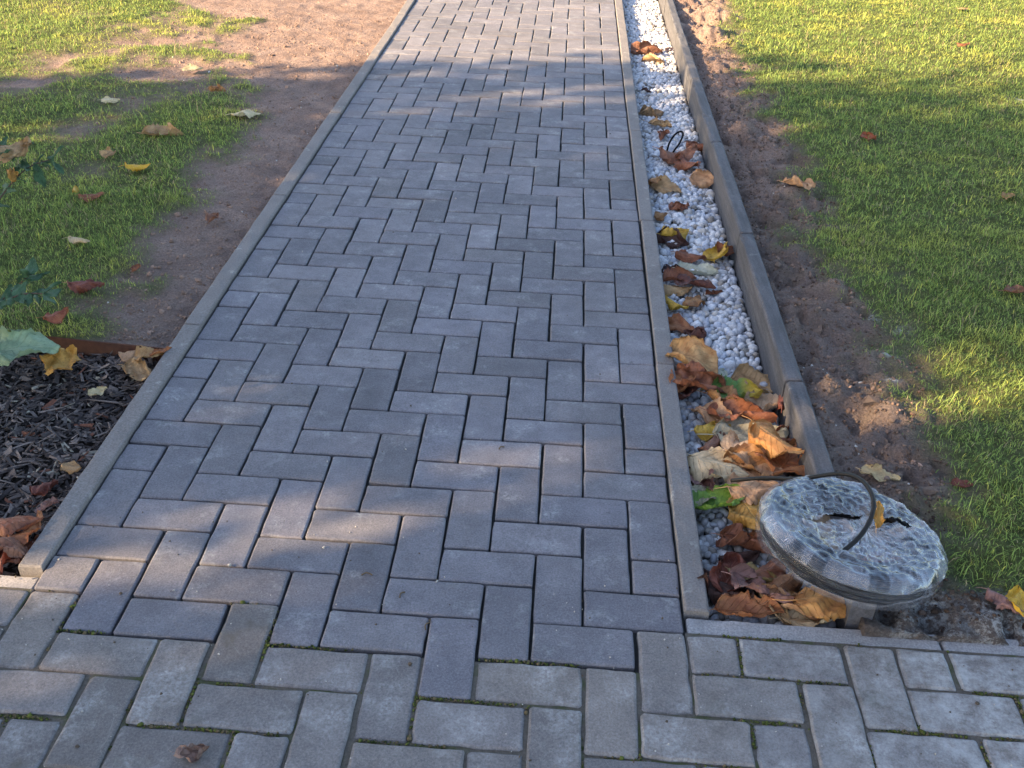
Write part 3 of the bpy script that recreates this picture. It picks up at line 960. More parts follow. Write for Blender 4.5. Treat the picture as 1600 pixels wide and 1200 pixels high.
# ------------------------------------------------------------------ fallen leaves
def leaf_geo(L, aspect, fold, bend, seed, nt=22, ns=10, stalk=True):
    """one blade: t along the midrib, s across; folded along the midrib, bent lengthwise, rippled between veins"""
    r = np.random.default_rng(seed)
    t = np.linspace(0, 1, nt)
    s = np.linspace(-1, 1, 2 * ns + 1)
    T, S = np.meshgrid(t, s, indexing='ij')
    prof = np.sin(np.pi * np.clip(T, 0.0, 1) ** .68) ** .72
    prof = np.where(T < .06, np.maximum(prof, .25 * (T / .06)), prof)
    ser = 1 + .05 * np.sin(T * 60 + r.uniform(0, 6)) + .07 * np.sin(T * 17 + r.uniform(0, 6)) * np.sign(S + .01)
    ser = ser + r.normal(0, .035, (nt, 1))
    w = L * aspect * .5 * prof * ser
    wl_ = w * np.where(S < 0, r.uniform(.85, 1.05), r.uniform(.85, 1.05))
    # arc across the blade
    curv = fold * r.uniform(.75, 1.25, 2)
    av = np.abs(S)
    side = np.where(S < 0, curv[0], curv[1]) * (1 + .5 * np.sin(T * 4 + r.uniform(0, 6)))
    base_up = r.uniform(.15, .5) * fold
    angl = base_up + side * av * 1.1
    for sg_ in (-1, 1):
        ec = r.uniform(.4, 1.3) * (.4 + bend)
        angl = angl + (np.sign(S) == sg_) * ec * np.clip(av - .5, 0, 1) ** 1.3 * 5 * np.sin(T * r.uniform(3, 9) + r.uniform(0, 6.3))
    d_s = wl_
    ang_i = angl
    # integrate along s
    Y = np.zeros_like(T); Z = np.zeros_like(T)
    c = ns
    for j in range(1, ns + 1):
        for sg in (1, -1):
            a = ang_i[:, c + sg * j]
            step = d_s[:, c + sg * j] / ns
            Y[:, c + sg * j] = Y[:, c + sg * (j - 1)] + sg * step * np.cos(a)
            Z[:, c + sg * j] = Z[:, c + sg * (j - 1)] + step * np.sin(a)
    X = T * L - .08 * L * av * np.cos(T * 3)
    q = T - .34 * av
    Z = Z + L * .026 * np.sin(q * 52 + 1) * av ** .6 * prof
    rip = r.uniform(.6, 1.5) * bend
    Z = Z + L * .055 * rip * (np.sin(T * r.uniform(6, 10) + r.uniform(0, 6)) * av * np.sin(S * r.uniform(2, 5) + r.uniform(0, 6)) + .5 * av ** 2 * np.sin(T * r.uniform(12, 20) + r.uniform(0, 6)))
    X = X + L * .03 * rip * np.sin(S * 5 + T * 7 + r.uniform(0, 6))
    for _k in range(5):
        fa, fb = r.uniform(5, 16), r.uniform(3, 9)
        Z = Z + L * .030 * (.35 + bend) * np.sin(fa * T + fb * S + r.uniform(0, 6.3)) * (.3 + av)
        Y = Y + L * .010 * (.35 + bend) * np.sin(fa * T - fb * S + r.uniform(0, 6.3))
    # bend lengthwise
    kap = bend * r.uniform(.7, 1.4) * r.choice([-1, 1, 1]) * 1.1
    th = (X / L - .45) * kap
    R = L / (kap if abs(kap) > .05 else .05)
    Xb = (R - Z) * np.sin(th) if abs(kap) > .05 else X - .45 * L
    Zb = R - (R - Z) * np.cos(th) if abs(kap) > .05 else Z
    # twist
    tw = r.normal(0, .45) * bend * (T - .5)
    Yt = Y * np.cos(tw) - Zb * np.sin(tw); Zt = Y * np.sin(tw) + Zb * np.cos(tw)
    V = np.stack([Xb, Yt, Zt], -1)
    roll_ = r.normal(0, .22)
    cr_, sr_ = math.cos(roll_), math.sin(roll_)
    V = np.stack([V[..., 0], V[..., 1] * cr_ - V[..., 2] * sr_, V[..., 1] * sr_ + V[..., 2] * cr_], -1)
    if r.random() < .38:                       # lying face down
        V[..., 2] *= -1; V[..., 1] *= -1
    ncol = 2 * ns + 1
    verts = V.reshape(-1, 3)
    uv = np.stack([T.ravel(), S.ravel(), np.zeros(T.size)], 1)
    faces = []
    for i in range(nt - 1):
        for j in range(ncol - 1):
            if r.random() < .012 and abs(j - ns) > ns - 3: continue      # nibbled margin
            faces.append((i * ncol + j, (i + 1) * ncol + j, (i + 1) * ncol + j + 1, i * ncol + j + 1))
    verts = [tuple(p) for p in verts]
    uv = [tuple(p) for p in uv]
    if stalk:
        a = np.array(verts[ns]); dirv = a - np.array(verts[ncol * 2 + ns]); dirv /= np.linalg.norm(dirv) + 1e-9
        side_ = np.cross(dirv, [0, 0, 1.0]); side_ /= np.linalg.norm(side_) + 1e-9
        sl = L * r.uniform(.18, .4); k0 = r.normal(0, .25)
        prev = None
        for i in range(5):
            f = i / 4
            p = a + dirv * sl * f + side_ * sl * k0 * f * f - np.array([0, 0, .12 * sl * f * f])
            rad = L * .011 * (1 - .3 * f)
            b = len(verts)
            for k in range(4):
                an = k * math.pi / 2
                verts.append(tuple(p + side_ * rad * math.cos(an) + np.array([0, 0, 1.0]) * rad * math.sin(an)))
                uv.append((.5, 0, 0))
            if prev is not None:
                for k in range(4):
                    faces.append((prev + k, prev + (k + 1) % 4, b + (k + 1) % 4, b + k))
            prev = b
    return verts, faces, uv

def leaf_mesh(kind, L, aspect, fold, bend, seed, rest=True, **kw):
    v, f, uv = leaf_geo(L, aspect, fold, bend, seed, **kw)
    if rest:
        zs = sorted(p[2] for p in v)
        lo = zs[int(len(zs) * .03)]
        v = [(p[0], p[1], p[2] - lo) for p in v]
    me = mesh_from('leaf', v, f, leaf_material(kind), True)
    add_attr(me, 'luv', uv, 'FLOAT_VECTOR')
    return me

LEAVES = [
 (1.452, 4.52, -0.043, 15, 0.75, 20, 'brown', 0.9, 0.5, 'far brown leaf in the gravel, crumpled, farthest of the strip beside the path kerb'),
 (1.479, 4.333, -0.043, 10, 0.6, -10, 'tan', 1.1, 0.3, 'tan curled leaf tucked against the near side of the farthest brown gravel leaf'),
 (1.598, 4.604, -0.043, 6, 0.7, 60, 'faded', 0.6, 0.5, 'small faded pinkish leaf on the far gravel near the outer edging'),
 (1.418, 3.773, -0.043, 4.5, 0.7, -30, 'dark', 0.8, 0.3, 'small dark leaf scrap lying alone on the far gravel near the kerb'),
 (1.42, 3.375, -0.043, 10, 0.8, 15, 'tanolive', 0.8, 0.6, 'olive tan leaf on the gravel above the black wire loop'),
 (1.45, 3.197, -0.032999999999999995, 9, 0.6, -25, 'tan', 1.2, 0.4, 'tan folded leaf on the gravel just left of the wire loop top'),
 (1.454, 3.057, -0.043, 9, 0.8, 80, 'rust', 1.3, 0.5, 'rusty cupped leaf standing on the gravel left of the black wire loop'),
 (1.492, 2.75, -0.043, 13, 0.95, 10, 'brown', 0.7, 1.0, 'large crumpled brown leaf in the gravel just below the black wire loop'),
 (1.533, 2.668, -0.032999999999999995, 10, 0.9, -60, 'rust', 0.9, 0.9, 'dark rusty leaf overlapping the right side of the large crumpled leaf below the wire loop'),
 (1.598, 2.926, -0.043, 8, 0.6, -15, 'rust', 1.1, 0.4, 'rusty rolled leaf on the gravel right of the wire loop near the outer edging'),
 (1.582, 2.505, -0.043, 9, 0.75, -10, 'peach', 0.4, 0.4, 'peach leaf lying flat on the gravel close to the outer edging below the wire loop'),
 (1.429, 2.421, -0.043, 10, 0.75, -20, 'tan', 0.5, 0.3, 'tan yellowish flat leaf on the gravel against the path kerb below the crumpled leaf'),
 (1.382, 2.463, -0.034999999999999996, 7, 0.7, 50, 'ochre', 0.8, 0.4, 'ochre leaf leaning on the kerb behind the tan yellowish flat leaf'),
 (1.465, 2.23, -0.043, 7.5, 0.7, 30, 'rust', 1.0, 0.6, 'small rusty leaf alone in the middle of the white gravel'),
 (1.393, 2.129, -0.043, 6, 0.6, 50, 'ochre', 1.0, 0.5, 'small orange brown leaf on gravel above the yellow and brown leaf pair by the kerb'),
 (1.425, 1.966, -0.030999999999999996, 9, 0.85, 25, 'yellow', 0.7, 0.6, 'yellow leaf lying on top of a dark brown leaf by the path kerb'),
 (1.409, 1.919, -0.043, 10, 0.8, -15, 'dark', 0.8, 0.5, 'dark brown leaf under the yellow leaf by the path kerb'),
 (1.466, 1.784, -0.043, 8, 0.5, -15, 'rust', 1.1, 0.4, 'narrow rusty leaf on gravel left of the bright yellow leaf'),
 (1.566, 1.812, -0.043, 9.5, 0.95, 70, 'yellow', 0.5, 0.4, 'bright yellow leaf on the gravel close to the outer edging'),
 (1.609, 1.838, -0.032999999999999995, 7, 0.8, 20, 'rust', 0.8, 0.6, 'rusty leaf behind the bright yellow leaf by the outer edging'),
 (1.479, 1.691, -0.043, 11, 0.65, -8, 'pale', 0.6, 0.3, 'pale whitish leaf on gravel below the bright yellow leaf'),
 (1.399, 1.686, -0.043, 6, 0.7, 20, 'dark', 0.8, 0.4, 'dark leaf by the kerb left of the pale whitish leaf'),
 (1.459, 1.556, -0.030999999999999996, 10.5, 0.8, -25, 'darkrust', 0.6, 0.5, 'glossy dark rust leaf on gravel below the pale whitish leaf'),
 (1.416, 1.609, -0.037, 9, 0.6, 15, 'rust', 1.0, 0.3, 'rust leaf between the kerb and the glossy dark rust leaf'),
 (1.396, 1.535, -0.043, 8, 0.5, -12, 'tan', 1.0, 0.3, 'brown tan leaf by the kerb under the glossy dark rust leaf'),
 (1.449, 1.453, -0.043, 7, 0.85, 60, 'ochre', 0.5, 0.4, 'golden ochre leaf on gravel just below the glossy dark rust leaf'),
 (1.388, 1.416, -0.043, 7.5, 0.7, -50, 'yellow', 0.7, 0.5, 'yellow brown leaf by the kerb left of the golden ochre leaf'),
 (1.525, 1.537, -0.043, 5, 0.6, 20, 'rust', 0.9, 0.5, 'tiny rusty leaf alone mid gravel right of the glossy dark rust leaf'),
 (1.392, 1.297, -0.043, 7.5, 0.7, -25, 'orange', 0.7, 0.5, 'orange leaf by the kerb above the big leaf heap'),
 (1.439, 1.248, -0.043, 7, 0.9, 60, 'darkrust', 0.8, 0.8, 'dark rust leaf right of the orange leaf above the big leaf heap'),
 (1.403, 1.043, -0.012999999999999998, 13, 0.95, -40, 'ochrepale', 0.7, 0.5, 'big ochre leaf with pale veins topping the heap by the kerb joint'),
 (1.368, 0.937, -0.012999999999999998, 9, 0.7, 80, 'orange', 0.8, 0.4, 'orange leaf on edge by the kerb below the big ochre leaf'),
 (1.41, 0.928, -0.032999999999999995, 12, 0.8, -20, 'rust', 0.8, 0.9, 'rusty ragged leaf at the foot of the big ochre leaf'),
 (1.376, 0.907, -0.043, 9, 0.8, 40, 'darkrust', 0.9, 0.7, 'dark rust leaf at the kerb under the rusty ragged leaf'),
 (1.478, 1.006, -0.038, 6, 0.8, 60, 'pale', 0.4, 0.4, 'small pale grey green leaf right of the big ochre leaf'),
 (1.506, 0.901, -0.012999999999999998, 11, 0.7, -5, 'greenyellow', 0.5, 0.5, 'green leaf turning yellow at its tip, middle of the leaf heap'),
 (1.59, 0.992, -0.043, 13, 0.6, -12, 'tan', 0.4, 0.3, 'wide tan leaf flat on gravel behind the leaf heap'),
 (1.487, 0.85, -0.017999999999999995, 12, 0.5, -35, 'ochre', 1.2, 0.5, 'narrow ochre folded leaf across the heap below the green yellow leaf'),
 (1.58, 0.849, -0.022999999999999996, 11, 0.85, 10, 'peachpale', 0.6, 0.6, 'pale peach leaf in the heap near the outer edging'),
 (1.627, 0.852, -0.012999999999999998, 9, 0.6, 75, 'redbrown', 1.0, 0.5, 'dark red brown leaf standing against the outer edging'),
 (1.504, 0.783, -0.017999999999999995, 14, 0.5, -10, 'rust', 1.3, 0.4, 'long rust rolled leaf across the middle of the heap'),
 (1.44, 0.789, -0.032999999999999995, 10, 0.7, -45, 'peach', 0.6, 0.4, 'peach tan leaf in the heap next to bare pebbles by the kerb'),
 (1.519, 0.714, -0.022999999999999996, 15, 0.62, 5, 'palegrey', 0.5, 0.4, 'large pale grey green leaf lying across the heap'),
 (1.429, 0.727, -0.030999999999999996, 8, 0.8, 20, 'yellow', 0.7, 0.6, 'golden yellow leaf by the bare pebbles left of the large pale grey green leaf'),
 (1.425, 0.673, -0.043, 9, 0.6, 60, 'brown', 1.2, 0.4, 'brown rolled leaf under the golden yellow leaf'),
 (1.461, 0.675, -0.03899999999999999, 8, 0.5, -50, 'brownpink', 1.0, 0.3, 'pinkish brown leaf beside the brown rolled leaf, heap middle'),
 (1.506, 0.632, -0.017999999999999995, 11, 0.8, 20, 'peachpale', 0.6, 0.5, 'pale peach brown leaf in front of the large pale grey green leaf'),
 (1.565, 0.622, 0.0020000000000000018, 12, 0.8, -50, 'orangelight', 0.7, 0.5, 'bright striped orange leaf standing high in the heap near outer edging'),
 (1.588, 0.584, -0.012999999999999998, 12, 0.9, 60, 'orange', 1.1, 0.8, 'orange cupped leaf under the bright striped leaf, near the pipe end'),
 (1.627, 0.722, -0.022999999999999996, 9, 0.7, 30, 'rust', 0.9, 0.9, 'rust crumpled leaf pressed to the outer edging above the bright striped leaf'),
 (1.632, 0.636, -0.032999999999999995, 9, 0.7, 70, 'brown', 0.9, 0.5, 'brown leaf against the outer edging right of the orange cupped leaf'),
 (1.507, 0.582, -0.027999999999999997, 11, 0.5, -8, 'ochre', 0.8, 0.3, 'ochre leaf strip in the heap above the black pipe'),
 (1.512, 0.536, -0.022999999999999996, 10, 0.55, 5, 'peach', 0.6, 0.4, 'peach orange leaf just above the start of the black pipe'),
 (1.42, 0.562, -0.022999999999999996, 12, 0.9, -25, 'tanpale', 0.4, 0.3, 'large pale tan leaf with veins at the left of the heap above the green leaf'),
 (1.377, 0.54, -0.043, 9, 0.7, 60, 'darkrust', 0.9, 0.6, 'dark rust leaf in the kerb corner left of the large pale tan leaf'),
 (1.4, 0.511, -0.038, 9, 0.4, -60, 'brownpink', 1.2, 0.2, 'thin pink brown rolled leaf under the large pale tan leaf'),
 (1.368, 0.444, -0.032999999999999995, 7.5, 0.9, 30, 'palegrey', 0.5, 0.4, 'grey brown leaf by the kerb left of the green leaf'),
 (1.416, 0.43, -0.022999999999999996, 11, 0.75, 25, 'green', 0.7, 0.3, 'fresh green leaf at the left of the heap beside the kerb'),
 (1.496, 0.469, -0.017999999999999995, 10, 0.7, 0, 'peach', 0.5, 0.4, 'peach brown leaf under the pipe end left of the wrapped coil'),
 (1.478, 0.397, -0.022999999999999996, 9, 0.85, -70, 'ochreyellow', 0.3, 0.3, 'smooth ochre yellow leaf touching the left edge of the wrapped coil'),
 (1.507, 0.344, -0.043, 8, 0.6, 80, 'orange', 0.9, 0.5, 'orange brown leaf wedged under the left edge of the wrapped coil'),
 (1.462, 0.309, -0.043, 10, 0.7, -30, 'rust', 1.2, 1.0, 'rust crumpled leaf on pebbles left of the wrapped coil'),
 (1.441, 0.261, -0.046, 8, 0.5, 20, 'dark', 1.0, 0.5, 'dark leaf beneath the rust crumpled leaf by the coil'),
 (1.411, 0.19, -0.022999999999999996, 10, 0.85, 70, 'redbrown', 0.6, 0.4, 'red brown leaf in the near heap right of bare pebbles'),
 (1.456, 0.184, -0.022999999999999996, 8.5, 0.8, -20, 'olive', 0.5, 0.4, 'olive yellow leaf in the near heap'),
 (1.495, 0.208, -0.032999999999999995, 9, 0.7, 40, 'rust', 0.8, 0.6, 'rust leaf right of the olive yellow leaf under the coil'),
 (1.387, 0.155, -0.043, 11, 0.6, -40, 'dark', 0.7, 0.6, 'dark brown leaf in the kerb end corner'),
 (1.456, 0.129, -0.012999999999999998, 11, 0.45, -35, 'brownpink', 0.7, 0.4, 'pink brown leaf lying diagonally across the near heap'),
 (1.515, 0.142, -0.022999999999999996, 10, 0.8, 50, 'ochrebrown', 0.9, 0.6, 'ochre brown folded leaf in front of the coil'),
 (1.485, 0.11, -0.022999999999999996, 8, 0.5, -60, 'tan', 1.1, 0.5, 'tan twisted leaf in the near heap beside the rolled orange leaf'),
 (1.431, 0.079, -0.012999999999999998, 11, 0.4, 0, 'orange', 1.2, 0.25, 'rolled orange leaf lying along the near edging strip'),
 (1.521, 0.101, -0.022999999999999996, 9, 0.5, -20, 'peach', 1.0, 0.5, 'peach brown rolled leaf right of the rolled orange leaf'),
 (1.59, 0.106, -0.017999999999999995, 12, 0.8, 10, 'orangelight', 0.4, 0.5, 'ragged orange leaf by the end of the outer edging'),
 (1.556, 0.081, -0.022999999999999996, 10, 0.5, 5, 'tanpale', 0.6, 0.3, 'pale tan leaf under the ragged orange leaf by the near edging strip'),
 (-0.41, 2.921, 0, 11, 0.8, 20, 'cream', 0.3, 0.35, 'cream leaf lying flat on bare soil left of the path'),
 (-0.683, 2.63, 0.005, 15, 0.6, 10, 'tan', 1.0, 0.5, 'large tan curled leaf on the left lawn'),
 (-0.781, 2.33, 0.01, 6.5, 0.8, 80, 'tan', 0.8, 0.6, 'small tan leaf upright in the left lawn'),
 (-0.621, 2.205, 0.015, 8.5, 0.4, 10, 'yellowbright', 1.2, 0.3, 'yellow rolled leaf on the left lawn near the soil edge'),
 (-0.675, 1.903, 0.012, 8, 0.5, 10, 'rust', 1.0, 0.4, 'light rust leaf in the left lawn right of the shrub'),
 (-0.563, 1.544, 0.012, 7, 0.5, -15, 'tanpale', 0.9, 0.3, 'pale tan pointed leaf in the middle of the left lawn'),
 (-0.412, 1.234, 0.012, 9.5, 0.4, 5, 'redbrown', 1.2, 0.3, 'red brown rolled leaf at the near end of the left lawn'),
 (-0.413, 1.036, 0.015, 7, 0.8, 60, 'orangered', 1.1, 0.5, 'orange red cupped leaf by the rusty steel edging'),
 (-0.655, 3.289, 0, 8, 0.7, 0, 'ochre', 0.9, 0.7, 'ochre crumpled leaf on soil at the far left lawn edge'),
 (-1.061, 3.024, 0.008, 7.5, 0.5, 5, 'cream', 0.6, 0.3, 'cream leaf in a soil patch at the far left lawn'),
 (-0.875, 3.599, 0.005, 9, 0.6, 5, 'cream', 0.4, 0.3, 'far cream yellow leaf on sunlit soil left of the path'),
 (-0.204, 1.809, 0.0, 6, 0.8, 80, 'brown', 1.1, 0.6, 'brown curled leaf on bare soil between lawn and path'),
 (-0.314, 1.383, 0.01, 4.5, 0.5, 80, 'rust', 0.9, 0.4, 'tiny rust leaf at the left lawn edge'),
 (-0.751, 1.946, 0.02, 4.5, 0.5, -70, 'yellow', 0.8, 0.4, 'tiny yellow leaf deep in the left lawn'),
 (-0.413, 0.841, 0.02, 15, 0.85, 20, 'palegreen', 0.35, 0.25, 'large pale green leaf on the bark mulch by the rusty steel edging'),
 (-0.309, 0.83, -0.005, 11, 0.75, -40, 'ochreyellow', 0.5, 0.6, 'ochre leaf right of the large pale green leaf on bark mulch'),
 (-0.15, 0.907, -0.02, 6, 0.7, 60, 'peach', 0.8, 0.6, 'small peach leaf in the corner of mulch and kerb'),
 (-0.093, 0.893, -0.01, 8, 0.7, 30, 'ochrepale', 0.6, 0.7, 'striped brown leaf in the corner of mulch bed and kerb'),
 (-0.062, 0.899, 0.005, 6, 0.5, 50, 'orange', 0.8, 0.4, 'orange leaf leaning on the kerb at the steel edging'),
 (-0.108, 0.842, -0.025, 10, 0.6, -30, 'tan', 0.5, 0.4, 'tan leaf under the striped brown leaf beside the kerb'),
 (-0.181, 0.743, -0.03, 4.5, 0.7, 40, 'cream', 0.7, 0.6, 'little cream leaf scrap on the bark mulch'),
 (-0.109, 0.42, -0.03, 5, 0.5, -15, 'tan', 0.7, 0.5, 'small tan leaf on mulch beside the kerb'),
 (-0.134, 0.335, -0.03, 6, 0.7, 60, 'redbrown', 1.0, 0.7, 'small dark red leaf scrap on mulch near the bottom leaf cluster'),
 (-0.084, 0.248, -0.01, 5, 0.8, 60, 'brownpink', 0.9, 0.5, 'pinkish small leaf leaning on the kerb above the bottom left cluster'),
 (-0.124, 0.17, 0, 11, 0.6, 15, 'rust', 0.8, 0.5, 'rust ribbed leaf topping the cluster at the kerb end, bottom left'),
 (-0.083, 0.155, -0.005, 8, 0.5, 70, 'orange', 1.2, 0.5, 'orange brown rolled leaf right in the bottom left cluster'),
 (-0.101, 0.109, -0.005, 10, 0.7, -20, 'brown', 0.8, 0.8, 'brown crumpled leaf in the middle of the bottom left cluster'),
 (-0.08, 0.103, -0.02, 10, 0.8, 50, 'rust', 0.7, 0.8, 'rust crumpled leaf at the foot of the bottom left cluster next to kerb end'),
 (-0.106, 0.075, -0.025, 8, 0.7, 50, 'redbrown', 0.7, 0.8, 'red brown leaf at the lower left of the bottom left cluster'),
 (2.327, 2.932, 0.045, 8.5, 0.7, 80, 'orangered', 1.1, 0.4, 'dark orange red curled leaf in the middle of the right lawn'),
 (1.899, 2.246, 0.035, 11, 0.6, -15, 'peach', 0.7, 0.5, 'peach leaf on soil at the right lawn edge'),
 (2.707, 2.301, 0.045, 6, 0.7, 60, 'tan', 0.8, 0.5, 'small tan leaf at the right side of the right lawn'),
 (2.445, 1.48, 0.045, 7.5, 0.4, 5, 'brown', 1.1, 0.3, 'brown leaf near the right border of the lawn'),
 (3.589, 5.685, 0.045, 6.5, 0.5, 5, 'tan', 0.7, 0.3, 'farthest tan leaf on the sunlit right lawn'),
 (3.272, 4.666, 0.045, 6.5, 0.5, 5, 'rust', 0.7, 0.3, 'rust leaf on the sunlit right lawn'),
 (1.78, 0.49, 0.045, 8, 0.5, -25, 'creamtan', 0.6, 0.4, 'cream tan leaf on soil behind the wrapped coil'),
 (1.968, 0.097, 0.035, 8, 0.8, 80, 'yellowbright', 0.5, 0.5, 'bright yellow leaf on dark soil at the right border'),
 (1.937, 0.106, 0.03, 7, 0.6, -50, 'brownpink', 0.7, 0.4, 'dull pink brown leaf beside the bright yellow leaf at the right border'),
 (1.962, 0.468, 0.045, 4.5, 0.5, -5, 'redbrown', 0.7, 0.3, 'tiny dark leaf in the near right lawn'),
 (0.443, -0.354, 0.003, 5, 0.8, 20, 'tanbrown', 1.0, 1.1, 'shrivelled brown leaf scrap on the old pavers at the bottom of the picture'),
]
for i, (x, y, z, Lc, asp, yw, kind, fold, bend, label) in enumerate(LEAVES):
    if 1.36 < x < 1.62: grp = 'fallen leaves in the gravel strip'
    elif x < 0 and y < .95: grp = 'fallen leaves on the bark mulch'
    elif x < 0: grp = 'fallen leaves left of the path'
    elif x > 1.67: grp = 'fallen leaves right of the edging'
    else: grp = 'fallen leaf on the paving'
    me = leaf_mesh(kind, Lc / 100 * (1.15 if 1.36 < x < 1.62 else 1.0), min(1.08, .50 + .62 * asp), fold * .85, bend, 500 + i)
    zz_ = z
    if x < -.06 and y > .95 or x > 1.69: zz_ = max(z, float(ground_z(np.array(x), np.array(y))) + .003)
    if 1.36 < x < 1.62: zz_ = max(z, -.042)
    o = link('fallen_leaf', me, None, (x, y, zz_), (0, 0, math.radians(yw)))
    tag(o, label, 'leaf', grp)

# ------------------------------------------------------------------ tubes
def tube_mesh(name, pts, rad, mat, nseg=10, closed=False, rads=None):
    pts = [Vector(p) for p in pts]
    n = len(pts)
    V, F = [], []
    nrm = None
    for i, p in enumerate(pts):
        a = pts[(i - 1) % n] if closed else pts[max(i - 1, 0)]
        b = pts[(i + 1) % n] if closed else pts[min(i + 1, n - 1)]
        d = (b - a).normalized()
        if nrm is None:
            nrm = d.orthogonal().normalized()
        nrm = (nrm - d * nrm.dot(d)).normalized()
        bi = d.cross(nrm)
        rr = rads[i] if rads else rad
        for k in range(nseg):
            an = 2 * math.pi * k / nseg
            V.append(p + nrm * rr * math.cos(an) + bi * rr * math.sin(an))
    for i in range(n if closed else n - 1):
        j = (i + 1) % n
        for k in range(nseg):
            F.append((i * nseg + k, i * nseg + (k + 1) % nseg, j * nseg + (k + 1) % nseg, j * nseg + k))
    if not closed:
        F.append(tuple(range(nseg - 1, -1, -1)))
        F.append(tuple((n - 1) * nseg + k for k in range(nseg)))
    return mesh_from(name, V, F, mat, True)

def smooth_path(pts, sub=10):
    out = []
    P = [Vector(p) for p in pts]
    for i in range(len(P) - 1):
        a, b, c, d = P[max(i - 1, 0)], P[i], P[i + 1], P[min(i + 2, len(P) - 1)]
        for k in range(sub):
            t = k / sub
            out.append(.5 * ((2 * b) + (c - a) * t + (2 * a - 5 * b + 4 * c - d) * t * t + (3 * b - a - 3 * c + d) * t ** 3))
    out.append(P[-1])
    return out

# ------------------------------------------------------------------ wrapped coil of pipe
coil = bpy.data.objects.new('pipe_coil', None)
COL.objects.link(coil)
COIL_ROT = Matrix.Rotation(math.radians(7), 4, 'Y') @ Matrix.Rotation(math.radians(-5), 4, 'X')
coil.matrix_world = Matrix.Translation((1.634, .190, .076)) @ COIL_ROT
tag(coil, 'coil of black pipe wrapped in torn clear plastic film on the outer edging', 'pipe coil')
rc = random.Random(4)
pts = []
TR = .0066
layers = [(ring, lay) for lay in range(4) for ring in (range(5) if lay % 2 == 0 else range(4, -1, -1))]
for q, (ring, lay) in enumerate(layers):
    jr, jz = rc.gauss(0, .002), rc.gauss(0, .0008)
    ecc = rc.uniform(0, 6.28)
    for k in range(72):
        a = 2 * math.pi * k / 72
        f = k / 72
        nr, nl = layers[min(q + 1, len(layers) - 1)]
        e = sstep(.85, 1.0, f)
        rad = .171 - (ring * (1 - e) + nr * e) * .0142 + jr * math.sin(math.pi * f) + .0018 * math.cos(a - ecc)
        zl = .008 + (lay * (1 - e) + nl * e) * .0133 + jz * math.sin(math.pi * f) + .0009 * math.sin(2 * a + ecc)
        pts.append((rad * math.cos(a), rad * math.sin(a), float(zl)))
link('coiled_pipe', tube_mesh('coiled_pipe', pts, TR, M_PIPE, 8), coil)
inv = coil.matrix_world.inverted()
endp = [(1.442, .463, .025), (1.502, .423, .068), (1.565, .363, .118), (1.63, .323, .168), (1.663, .278, .188), (1.672, .215, .190), (1.655, .161, .178), (1.621, .118, .160), (1.575, .088, .140), (1.545, .085, .120)]
link('pipe_end', tube_mesh('pipe_end', smooth_path([inv @ Vector(p) for p in endp], 10), .0047, M_PIPE2, 10), coil)

